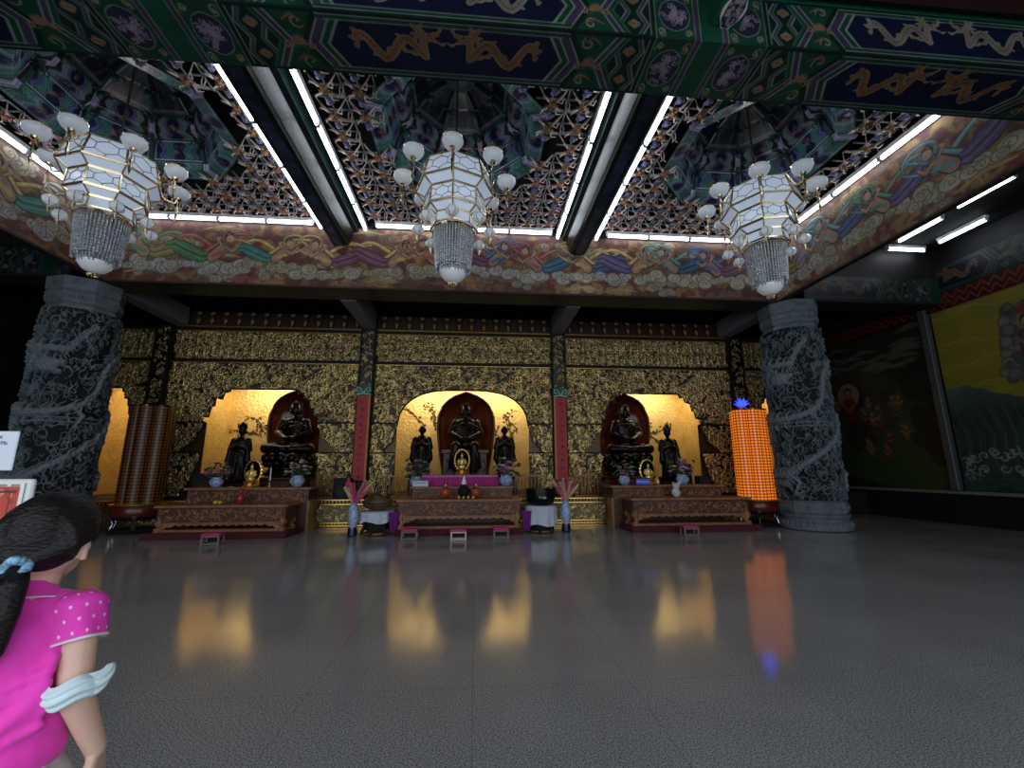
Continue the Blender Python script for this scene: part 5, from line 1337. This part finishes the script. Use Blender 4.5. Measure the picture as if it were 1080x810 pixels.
tag(MB().bbox(13.82, 13.95, 4, 18.3, .86, .95, .01).build('trim_7', M['lintel']), kind='structure')
tag(MB().bbox(13.78, 13.95, 11.48, 11.7, .96, 7.4, .02).build('wall_pilaster', mat('pale_grey_post', (70, 72, 72), .5)), 'pale grey vertical post between the two paintings on the right wall', 'post')
t = thing('painted_wall_border', 'dim green and red patterned border above the right wall paintings', 'border', (13.88, 5.0, 0))
c = beam_paint(0, 12.5, .8, 40, 77); grid('green_band', plane_pos((0, 0, 6.75), (0, 1, 0), (0, 0, 1), c.w, c.h, c.nx, c.ny), s2l(c.c*.8), M['gloss'], t)
c = Canvas(12.5, .5, 40, (70, 26, 20)); 
for q in range(42):
    for y in (.14, .36): c.stroke([(q*.3, y-.1), (q*.3+.15, y+.1), (q*.3+.3, y-.1)], .04, (150, 74, 44))
grid('red_band', plane_pos((0, 0, 6.25), (0, 1, 0), (0, 0, 1), c.w, c.h, c.nx, c.ny), s2l(c.c*.8), M['gloss'], t)
# ------------------------------------------------------------------ girl in the pink polo shirt
M['skin'] = mat('skin', (226, 184, 164), .5, var=.06, vs=6, sss=.15, bump=.1, bs=90)
GX, GY, GR_, GS = -1.143, 1.27, math.radians(17), .98
g_ = thing('person', 'girl with a black ponytail in a bright pink polo shirt walking away', 'person', (GX, GY, 0), GR_)
g_.scale = (GS,)*3
SHR, ELR, WRR = (.128, -.005, 1.262), (.165, -.06, 1.09), (.195, .03, .915)
SHL, ELL, WRL = (-.128, -.005, 1.262), (-.215, .04, 1.04), (-.19, .2, .90)
HT = Matrix.Translation((.032, 0, -.004))
o = MB(); o.T = HT
o.ball((0, .0, 1.46), (.078, .095, .105), 20, 14); o.ball((0, .035, 1.405), (.058, .06, .06), 14, 10); o.ball((0, .062, 1.365), (.03, .028, .025), 10, 8)
o.ball((0, .1, 1.43), (.012, .018, .012), 8, 6); o.cap((0, .09, 1.465), (0, .105, 1.435), .012, .012, 8)
for z, rr_ in ((1.395, .008), (1.385, .009)): o.cap((-.016, .083, z), (.016, .083, z), rr_, rr_, 8)
for s in (-1, 1):
    o.ball((s*.04, .066, 1.425), (.026, .022, .024), 10, 8); o.cap((s*.02, .088, 1.482), (s*.045, .08, 1.482), .008, .007, 8)
    o.ball((s*.079, -.002, 1.43), (.009, .02, .032), 10, 8, Matrix.Rotation(s*.35, 3, 'Z')); o.cap((s*.083, -.012, 1.405), (s*.088, -.018, 1.45), .008, .009, 8)
o.T = None; o.cap((0.008, -.012, 1.27), (.03, -.003, 1.38), .052, .047)
o.ball((0, 0, 1.22), (.14, .085, .1), 18, 12); o.cap((0, 0, 1.18), (0, 0, 1.0), .105, .095); o.ball((0, -.005, .9), (.14, .1, .12), 18, 12)
for a, b, r1_, r2_ in ((SHR, ELR, .042, .034), (ELR, WRR, .036, .024), (SHL, ELL, .042, .034), (ELL, WRL, .036, .024)): o.cap(a, b, r1_, r2_, 14)
for s in (-1, 1): o.cap((s*.08, 0, 1.262), (s*.12, 0, 1.258), .042, .04)
def hand(o, W, D, side, n_):
    """palm, four curled fingers and a thumb: W wrist, D direction, n_ palm normal (to the thigh)"""
    W = Vector(W); D = Vector(D).normalized(); N = Vector(n_); N = (N-D*N.dot(D)).normalized(); F = D.cross(N)*side    # F: towards thumb side
    P = W+D*.045
    for k in range(4):
        off = (k-1.5)*.0175; b0_ = W+F*off*.75+D*.012; b1_ = W+F*off*1.05+D*.078
        o.cap(b0_, b1_, .0135, .0115, 8)
        L = (.062, .07, .066, .052)[3-k]
        q0 = b1_; q1 = q0+(D*.92+N*.3).normalized()*L*.45; q2 = q1+(D*.7+N*.65).normalized()*L*.33; q3 = q2+(D*.4+N*.85).normalized()*L*.28
        o.cap(q0, q1, .0095, .0085, 8); o.cap(q1, q2, .0085, .0075, 8); o.cap(q2, q3, .0075, .0065, 8)
    t0 = W+F*.018+D*.018; t1 = t0+(F*.6+D*.75+N*.2).normalized()*.042; t2 = t1+(F*.2+D*.95+N*.3).normalized()*.03; t3 = t2+(D+N*.35).normalized()*.022
    o.cap(t0, t1, .014, .011, 8); o.cap(t1, t2, .0105, .009, 8); o.cap(t2, t3, .009, .007, 8)
hand(o, WRR, (.02, .3, -.95), -1, (-1, 0, 0)); hand(o, WRL, (.02, .35, -.93), 1, (1, 0, 0))
for s, k, a, ty in ((1, (.1, .07, .46), (.095, -.06, .085), .02), (-1, (-.1, .06, .45), (-.095, .12, .075), .2)):
    o.cap((s*.075, 0, .84), k, .08, .055, 14); o.cap(k, a, .054, .034, 14); o.cap((a[0], a[1]-.03, .045), (a[0], a[1]+.12, .03), .034, .026, 10)
body = organic(o, 'body', M['skin'], g_, .0055, 2)
for s in (-1, 1):
    HX = .032
    e = MB().ball((s*.032+HX, .083, 1.465), (.014, .01, .009), 12, 8).build('eye', M['white'], g_, smooth=True); MB().ball((s*.032+HX, .0925, 1.465), (.0055, .002, .0055), 10, 6).build('iris', M['black'], e, smooth=True)
    MB().tube([(s*.018+HX, .096, 1.484), (s*.034+HX, .094, 1.49), (s*.05+HX, .084, 1.484)], .0025, 5).build('eyebrow', M['black'], g_)
# polo shirt
shirtm = mat('pink_jersey', (240, 60, 188), .75, var=.05, vs=5, bump=.25, bs=9, bd=.02, sheen=.2)
o = MB(); o.ball((0, -.003, 1.232), (.128, .1, .075), 20, 12); o.cap((0, 0, 1.2), (0, 0, 1.02), .118, .118, 20)
o.ball((0, 0, 1.19), (.15, .106, .13), 20, 12); o.ball((0, -.002, 1.03), (.142, .112, .13), 20, 12); o.ball((0, -.004, .955), (.146, .12, .085), 20, 12)
for s in (-1, 1): o.cap((s*.06, -.005, 1.286), (s*.106, -.005, 1.26), .046, .056, 14)
o.cap((0, -.012, 1.28), (0, -.01, 1.315), .064, .058, 16)
for q in range(5): o.tube([(-.14, -.075+.01*q, 1.0+.035*q), (0, -.112, .99+.03*q), (.13, -.085, 1.04+.03*q)], .011, 6)
o.tube([(.11, -.08, 1.15), (.1, -.1, 1.08), (.02, -.112, 1.02)], .013, 6); o.tube([(.12, -.07, 1.19), (.115, -.09, 1.12), (.07, -.11, 1.06)], .012, 6)
sh = organic(o, 'polo_shirt', shirtm, g_, .008, 4)
# cut hem flat and neck opening
import bmesh
def cut(o, co, no):
    b = bmesh.new(); b.from_mesh(o.data); bmesh.ops.bisect_plane(b, geom=b.verts[:]+b.edges[:]+b.faces[:], plane_co=co, plane_no=no, clear_outer=True); b.to_mesh(o.data); b.free()
cut(sh, (0, 0, .93), (0, 0, -1)); cut(sh, (0, 0, 1.325), (0, .25, 1))
# dotted sleeves with white hems
dm_ = mat('pink_dotted_jersey', (240, 70, 192), .75, var=0, bump=.2, bs=12); nt = dm_.node_tree; b = nt.nodes['Principled BSDF']
at = nt.nodes.new('ShaderNodeAttribute'); at.attribute_name = 'Col'; nt.links.new(at.outputs['Color'], b.inputs['Base Color'])
def sleeve(S, E, s):
    S = Vector(S); E = Vector(E); D = (E-S).normalized(); A = Vector((s, 0, 0)); A = (A-D*A.dot(D)).normalized(); B = D.cross(A)
    ny2, nx2 = 120, 260; p = np.zeros((ny2, nx2, 3)); col = np.zeros((ny2, nx2, 3)); col[:] = s2l((240, 66, 190))
    Lh = .104
    for j in range(ny2):
        u = j/(ny2-1); rr_ = .0635-.0095*((u-.3)/.7) if u > .3 else .0635*math.sqrt(max(.004, 1-((.3-u)/.302)**2))
        cpos = S+D*((Lh+.02)*u-.055)+A*(-.010*(1-u))
        for i in range(nx2):
            a = 2*PI*i/(nx2-1); w_ = 1+.05*math.sin(a*5+u*3)*u
            q = cpos+(A*math.cos(a)+B*math.sin(a))*rr_*w_; p[j, i] = q
    R0 = .066
    aa = np.linspace(0, 2*PI, nx2)[None]*R0; uu = np.linspace(0, Lh, ny2)[:, None]
    gx, gy = .0319, .026
    row = np.floor(uu/gy); xx = (aa+row*gx*.5) % gx-gx/2; yy = uu % gy-gy/2
    k = np.clip((.0034-np.hypot(xx, yy))*900+.5, 0, 1)[..., None]*(uu > .012)[..., None]; col = col*(1-k)+s2l((250, 200, 236))*k
    o = grid('sleeve', p, col, dm_, g_)
    md = o.modifiers.new('s', 'SOLIDIFY'); md.thickness = .002
    e = [tuple(p[-1, i]) for i in range(0, nx2, 8)]; e.append(e[0]); MB().tube(e, .0035, 6).build('sleeve_hem', M['white'], o, smooth=True)
sleeve(SHR, ELR, 1); sleeve(SHL, ELL, -1)
col_ = MB()
n = 40; ring0 = [(.068*math.cos(2*PI*k/n), -.008+.066*math.sin(2*PI*k/n), 1.302-.02*math.sin(2*PI*k/n)) for k in range(n+1)]
vs = []; fs = []
for k in range(n+1):
    a = 2*PI*k/n
    for rr_, dz in ((.057, .022), (.056, .034), (.064, .036), (.083, .0), (.080, -.003), (.06, .025)): vs.append((rr_*math.cos(a)*1.04, -.008+rr_*math.sin(a), 1.308+dz-.022*math.sin(a)))
for k in range(n):
    if 8 <= k < 11: continue
    for q in range(5): fs.append((k*6+q, (k+1)*6+q, (k+1)*6+q+1, k*6+q+1))
col_.add(vs, fs); co = col_.build('collar', shirtm, sh, smooth=True)
e = [(.0825*math.cos(2*PI*(k+.5)/n)*1.04, -.008+.0825*math.sin(2*PI*(k+.5)/n), 1.307-.022*math.sin(2*PI*(k+.5)/n)) for k in range(11, n+8)]
MB().tube(e, .0022, 5).build('collar_piping', M['white'], sh, smooth=True)
# shorts
shortm = mat('grey_white_shorts', (190, 188, 190), .8, var=.08, vs=6, bump=.3, bs=10)
o = MB(); o.ball((0, -.004, .88), (.152, .117, .11), 20, 12)
for s, k in ((1, (.1, .05, .55)), (-1, (-.1, .04, .55))): o.cap((s*.075, 0, .84), k, .1, .085, 16)
o.tube([(.13, -.06, .93), (.15, -.05, .86), (.15, -.04, .8)], .012, 6)
sr = organic(o, 'shorts', shortm, g_, .009, 3); cut(sr, (0, 0, .52), (0, 0, -1)); cut(sr, (0, 0, .95), (0, 0, 1))
# shoes
for s, y in ((1, -.06), (-1, .12)):
    o = MB(); o.cap((s*.095, y-.035, .045), (s*.095, y+.14, .038), .045, .038, 12); x = organic(o, 'shoe', M['white'], g_, .007, 2); cut(x, (0, 0, .001), (0, 0, -1))
# hair drawn back into a low ponytail
hairm = mat('black_hair', (20, 15, 16), .5, var=.5, vs=14, spec=.35)
nt = hairm.node_tree; b = nt.nodes['Principled BSDF']; tc = nt.nodes.new('ShaderNodeTexCoord'); mp = nt.nodes.new('ShaderNodeMapping'); mp.inputs['Scale'].default_value = (60, 8, 160)
nz = nt.nodes.new('ShaderNodeTexNoise'); nz.inputs['Scale'].default_value = 1; bp = nt.nodes.new('ShaderNodeBump'); bp.inputs['Strength'].default_value = .9; bp.inputs['Distance'].default_value = .006
nt.links.new(tc.outputs['Object'], mp.inputs[0]); nt.links.new(mp.outputs[0], nz.inputs['Vector']); nt.links.new(nz.outputs['Fac'], bp.inputs['Height']); nt.links.new(bp.outputs['Normal'], b.inputs['Normal'])
o = MB(); o.T = HT; o.ball((0, -.006, 1.475), (.0885, .096, .106), 28, 18)
o.ball((0, -.038, 1.44), (.076, .054, .064), 18, 12)
PT = Vector((-.004, -.088, 1.405))
for k in range(15):                                    # combed locks running to the tie
    a = PI*(k/14)-PI/2
    st_ = Vector((.086*math.sin(a), .02+.03*math.cos(a), 1.475+.102*math.cos(a)*.95))
    md_ = Vector((.083*math.sin(a), -.062, 1.45+.075*math.cos(a)))
    o.tube([tuple(st_), tuple((st_+md_)/2+Vector((.01*math.sin(a), -.004, .012*math.cos(a)))), tuple(md_), tuple(PT)], [.012, .016, .018, .014], 6)
for s in (-1, 1): o.tube([(s*.07, .05, 1.53), (s*.083, .045, 1.48), (s*.082, .03, 1.44), (s*.084, .0, 1.475)], [.014, .014, .007, .01], 6)
hr = organic(o, 'hair', hairm, g_, .0055, 3)
b = bmesh.new(); b.from_mesh(hr.data)                  # open the face
bmesh.ops.delete(b, geom=[v for v in b.verts if v.co.y > .052 and v.co.z < 1.535-(.0)], context='VERTS'); b.to_mesh(hr.data); b.free()
o = MB(); o.T = HT
rh = random.Random(4)
for k in range(26):
    a = rh.uniform(0, 6.28); q = rh.uniform(0, 1)**.5; dx, dy = math.cos(a)*q, math.sin(a)*q*.8
    o.tube([tuple(PT+Vector((dx*.012, 0, dy*.012))), tuple(PT+Vector((-.006+dx*.04, -.035+dy*.03, -.03))), tuple(PT+Vector((-.014+dx*.052, -.05+dy*.036, -.10))), tuple(PT+Vector((-.024+dx*.046, -.045+dy*.03, -.18))), tuple(PT+Vector((-.036+dx*.024, -.035+dy*.02, -.26+.03*q)))], [.010, .013, .014, .012, .004], 6)
organic(o, 'ponytail', hairm, g_, .005, 1)
m = MB(); m.T = HT
for k in range(18):
    a = 2*PI*k/18; m.ball((PT.x+.021*math.cos(a)-.004, PT.y-.012+.008*math.sin(3*a), PT.z-.004+.021*math.sin(a)), (.011, .013, .011), 8, 6)
m.build('hair_tie', mat('light_blue_hair_tie', (128, 172, 200), .8, var=.5, vs=60), g_, smooth=True)
# face mask worn round the right elbow: a separate thing
maskm = mat('pale_blue_mask_fabric', (206, 226, 232), .8, var=.05, bump=.4, bs=30)
E0 = Vector(ELR)+Vector((.0, .0, .012)); Dn = (Vector(WRR)-Vector(SHR)).normalized(); A = Vector((1, 0, 0)); A = (A-Dn*A.dot(Dn)).normalized(); B = Dn.cross(A)
t = thing('face_mask', 'pale blue disposable face mask worn round the right elbow of the girl', 'face mask', (GX, GY, 0), GR_)
t.scale = (GS,)*3
ny2, nx2 = 16, 60; p = np.zeros((ny2, nx2, 3))
for j in range(ny2):
    v = j/(ny2-1)*2-1
    for i in range(nx2):
        u = i/(nx2-1)*2-1; a = -PI*.5*1.0+u*PI*.72       # wraps the camera side of the arm (-B / -y)
        ex = max(0, u-.45)/.55; ex2 = max(0, -u-.5)/.5
        R = .047+.012*(1-v*v)+.003*math.sin(v*9)
        hgt = .027*(1-.35*ex2**2)*(1-.8*ex**1.5)
        q = E0+(A*math.cos(a)+Vector((0, 1, 0))*math.sin(a))*R+Dn*(-1)*(hgt*v)*-1
        q = q+A*(.024*ex)+Vector((0, 0, 1))*(.022*ex+.006*math.sin(u*7))+Vector((0, -.03, 0))*ex - A*(.022*ex2)
        p[j, i] = q
mo = grid('mask_sheet', p, None, maskm, t, attr=False); md = mo.modifiers.new('s', 'SOLIDIFY'); md.thickness = .0015
for j in (0, ny2-1): MB().tube([tuple(p[j, i]) for i in range(0, nx2, 3)], .0018, 5).build('welded_edge', M['white'], t, smooth=True)
MB().tube([tuple(p[8, 1]), tuple(E0+Vector((-.02, .05, .01))), tuple(E0+Vector((.03, .05, .01))), tuple(p[8, -6])], .0015, 5).build('ear_loop', M['white'], t, smooth=True)

# ------------------------------------------------------------------ notice stand at the left edge
t = thing('notice_board', 'white board with rows of orange and red temple photographs behind the girl', 'notice board', (-2.28, 2.0, 0))
M['board'] = mat('white_board', (214, 218, 222), .5, var=.03)
MB().bbox(-.42, .435, 0, .02, 1.0, 1.565, .006).build('board_panel', M['board'], t)
cp = Canvas(.82, .53, 300, (236, 234, 230)); r = random.Random(2)
yy = .015
for row, (h, cols_) in enumerate(((.15, [(120, 150, 120), (170, 160, 120), (90, 120, 110), (220, 190, 140)]), (.175, [(214, 110, 30), (236, 150, 50), (190, 70, 30), (240, 180, 90)]), (.15, [(196, 70, 52), (226, 130, 90), (160, 50, 44), (232, 190, 150)]))):
    for k in range(3):
        x0 = .015+k*.268; cp.poly([(x0, yy), (x0+.255, yy), (x0+.255, yy+h), (x0, yy+h)], cols_[0])
        for q in range(40):
            x = x0+r.uniform(.02, .235); y = yy+r.uniform(.015, h-.015)
            if r.random() < .5: cp.disc(x, y, r.uniform(.005, .018), r.choice(cols_), .012, .8)
            else: cp.stroke([(x, y), (min(x+r.uniform(-.03, .03), x0+.25), min(y+r.uniform(.01, .04), yy+h-.003))], .008, r.choice(cols_))
        for q in range(5): cp.stroke([(x0+.02+.05*q, yy+.01), (x0+.02+.05*q, yy+h-.02)], .005, tuple(v*.5 for v in cols_[0]))
        cp.stroke([(x0+.01, yy+h-.02), (x0+.24, yy+h-.02)], .01, tuple(v*.6 for v in cols_[2]))
    yy += h+.012
for q in range(16): cp.stroke([(.02+q*.05, .52), (.05+q*.05, .52)], .006, (90, 90, 96))
grid('photographs', plane_pos((-.41, -.006, 1.02), (1, 0, 0), (0, 0, 1), cp.w, cp.h, cp.nx, cp.ny), s2l(cp.c), painted('printed_photos', .5, bump=0), t)
for s in (-1, 1): MB().tube([(s*.36, .06, 0), (s*.34, .035, .6), (s*.34, .03, 1.5)], .014, 8).build('leg', M['chrome'], t, smooth=True)
MB().bbox(-.36, .36, .02, .05, .45, .48).build('crossbar', M['chrome'], t)
t = thing('notice_card', 'small white card with grey lettering standing above the photo board', 'sign', (-2.28, 2.035, 0))
MB().bbox(-.24, .305, 0, .008, 1.60, 1.768, .003).build('card_sheet', mat('white_card', (206, 214, 226), .5, var=.02), t)
def text(body, name, size, loc, m, parent):
    cu = bpy.data.curves.new(name, 'FONT'); cu.body = body; cu.size = size; cu.extrude = .0006
    o = bpy.data.objects.new('tmp', cu); COL.objects.link(o); bpy.context.view_layer.update()
    me = bpy.data.meshes.new_from_object(o.evaluated_get(bpy.context.evaluated_depsgraph_get())); bpy.data.objects.remove(o)
    x = bpy.data.objects.new(name, me); me.materials.clear(); me.materials.append(m); x.location = loc; x.rotation_euler = (PI/2, 0, 0); link(x, parent); return x
lm = mat('grey_blue_print', (120, 130, 150), .6, var=0)
text('IX', 'lettering', .02, (.225, -.002, 1.735), lm, t); text('TTMa', 'lettering', .022, (.215, -.002, 1.71), lm, t)
g = MB()
for k in range(9): g.box(-.2+.05*k, -.17+.05*k, -.003, 0, 1.655, 1.658); g.box(-.2+.05*k, -.165+.05*k, -.003, 0, 1.72, 1.725)
g.build('print_lines', lm, t)
MB().tube([(.05, .02, 1.5), (.05, .02, 1.66)], .008, 8).build('holder_rod', M['chrome'], t, smooth=True)
# ------------------------------------------------------------------ chandeliers
M['glassp'] = mat('milky_leaded_glass', (208, 218, 232), .22, emit=(196, 210, 235), es=.3, var=.06, vs=4)
M['lead'] = mat('dark_brass_came', (120, 96, 60), .4, .8)
M['globe'] = mat('milk_glass_globe', (214, 220, 224), .15, emit=(205, 214, 224), es=.12, var=.03)
M['brass'] = mat('pale_brass', (226, 206, 168), .22, 1, var=.05)
M['crystal'] = mat('crystal_strands', (196, 200, 204), .1, .35, var=.5, vs=26, bump=.6, bs=60, alpha=1)
def make_chandelier(label):
    t = thing('chandelier', label, 'chandelier')
    N = 8
    def V_(R, k, z): a = -PI/2+k*2*PI/N; return Vector((R*math.cos(a), R*math.sin(a), z))
    def tier(r0, z0, r1, z1, nm, cell=True):
        for k in range(N):
            p = MB(); a, b, c, d = V_(r0, k, z0), V_(r0, k+1, z0), V_(r1, k+1, z1), V_(r1, k, z1)
            p.add([a, b, c, d], [(0, 1, 2, 3)]); o = p.build('glass_panel', M['glassp'], t, fix=False)
            if cell:
                L = MB(); q = lambda u, v: tuple(((a*(1-u)+b*u)*(1-v)+(d*(1-u)+c*u)*v)*1.004)
                hexa = [(.5, .84), (.78, .66), (.78, .34), (.5, .16), (.22, .34), (.22, .66)]
                L.tube([q(*h) for h in hexa+hexa[:1]], .007, 4)
                for u, v, u2, v2 in ((.5, .84, .5, 1), (.5, .16, .5, 0), (.78, .66, 1, .8), (.78, .34, 1, .2), (.22, .66, 0, .8), (.22, .34, 0, .2)): L.tube([q(u, v), q(u2, v2)], .007, 4)
                L.build('leading', M['lead'], o)
        f = MB()
        for r_, z_ in ((r0, z0), (r1, z1)):
            f.tube([V_(r_*1.01, k, z_) for k in range(N+1)], .02, 5)
        for k in range(N): f.tube([V_(r0*1.01, k, z0), V_(r1*1.01, k, z1)], .018, 5)
        f.build(nm, M['brass'], t)
    tier(.64, 2.28, .74, 1.86, 'upper_frame')
    tier(.74, 1.85, .56, 1.74, 'upper_ledge', False)
    tier(.56, 1.72, .58, 1.40, 'middle_frame')
    tier(.58, 1.38, .41, 1.28, 'middle_ledge', False)
    tier(.42, 1.26, .44, 1.06, 'lower_frame', False)
    MB().lathe([(.64, 2.29), (.60, 2.31), (.3, 2.36), (.04, 2.4)], 8, ph=PI/8).build('top_plate', M['brass'], t)
    MB().tube([(0, 0, 2.38), (0, 0, 4.55)], .022, 8).build('hanging_rod', M['brass'], t, smooth=True)
    MB().lathe([(.37, 1.05), (.41, 1.03), (.41, .99), (.34, .99)], 24).build('crystal_rim', M['brass'], t)
    m = MB(); rr_ = random.Random(3)
    for ringk, (R, n, z0, z1) in enumerate(((.375, 44, 1.0, .26), (.28, 28, .98, .18))):
        for k in range(n):
            a = 2*PI*k/n; zz = z0; e = z1+.03*math.cos(a*8)
            while zz > e: m.ball((R*math.cos(a)*(1-.14*(z0-zz)/.7), R*math.sin(a)*(1-.14*(z0-zz)/.7), zz), (.019, .019, .026), 5, 4); zz -= .05
    m.build('crystal_strands', M['crystal'], t)
    MB().lathe([(.24, .2), (.23, .14), (.16, .06), (.06, .03), (0, .03)], 24).build('glass_bowl', M['globe'], t, smooth=True)
    m = MB()
    for k in range(10): a = 2*PI*k/10; m.ball((.07*math.cos(a), .07*math.sin(a), -.02), (.018, .018, .04), 6, 4)
    m.build('bowl_drops', M['brass'], t)
    for k in range(N):
        a = -PI/2+k*2*PI/N; ca, sa = math.cos(a), math.sin(a); R = 1.0
        z = 2.16
        MB().tube([(.68*ca, .68*sa, 2.0), (.8*ca, .8*sa, 1.9), (.95*ca, .95*sa, 1.9), (R*ca, R*sa, z-.1)], .018, 6).build('upper_arm', M['brass'], t, smooth=True)
        g = MB().lathe([(.05, -.12), (.14, -.09), (.19, 0), (.17, .07), (.09, .11), (.04, .12)], 20, c=(R*ca, R*sa, z)).build('globe', M['globe'], t, smooth=True)
        MB().lathe([(.175, .055), (.18, .07), (.17, .075)], 20, c=(R*ca, R*sa, z)).lathe([(.05, -.15), (.06, -.12), (.02, -.1)], 10, c=(R*ca, R*sa, z)).build('globe_band', M['brass'], g, smooth=True)
        MB().lathe([(.006, -.15), (.012, -.3), (.03, -.36), (.012, -.44), (.03, -.5), (.004, -.62)], 6, c=(R*ca, R*sa, z)).build('pendant', M['brass'], t, smooth=True)
        R2 = .68; z2 = 1.06
        MB().tube([(.44*ca, .44*sa, 1.2), (.55*ca, .55*sa, 1.24), (R2*ca, R2*sa, z2+.1)], .014, 6).build('lower_arm', M['brass'], t, smooth=True)
        l = MB().lathe([(.03, -.1), (.1, -.06), (.115, 0), (.08, .06), (.03, .09)], 6, c=(R2*ca, R2*sa, z2)).build('lantern', M['globe'], t)
        cg = MB()
        for q in range(6):
            b_ = q*PI/3; cg.tube([(R2*ca+r_*1.03*math.cos(b_), R2*sa+r_*1.03*math.sin(b_), z2+zz) for r_, zz in ((.03, -.1), (.1, -.06), (.115, 0), (.08, .06), (.03, .09))], .006, 4)
        cg.lathe([(.03, -.1), (.035, -.13), (.006, -.24)], 6, c=(R2*ca, R2*sa, z2)); cg.build('cage', M['brass'], l)
    return t
ch = make_chandelier('tiered leaded-glass chandelier hanging under the middle dome'); ch.location = (CX-.05, 7.5, 5.0)
dup(ch, (-6.75, 7.6, 5.0), .12, 'tiered leaded-glass chandelier hanging under the left dome')
dup(ch, (5.85, 7.6, 5.0), .2, 'tiered leaded-glass chandelier hanging under the right dome')
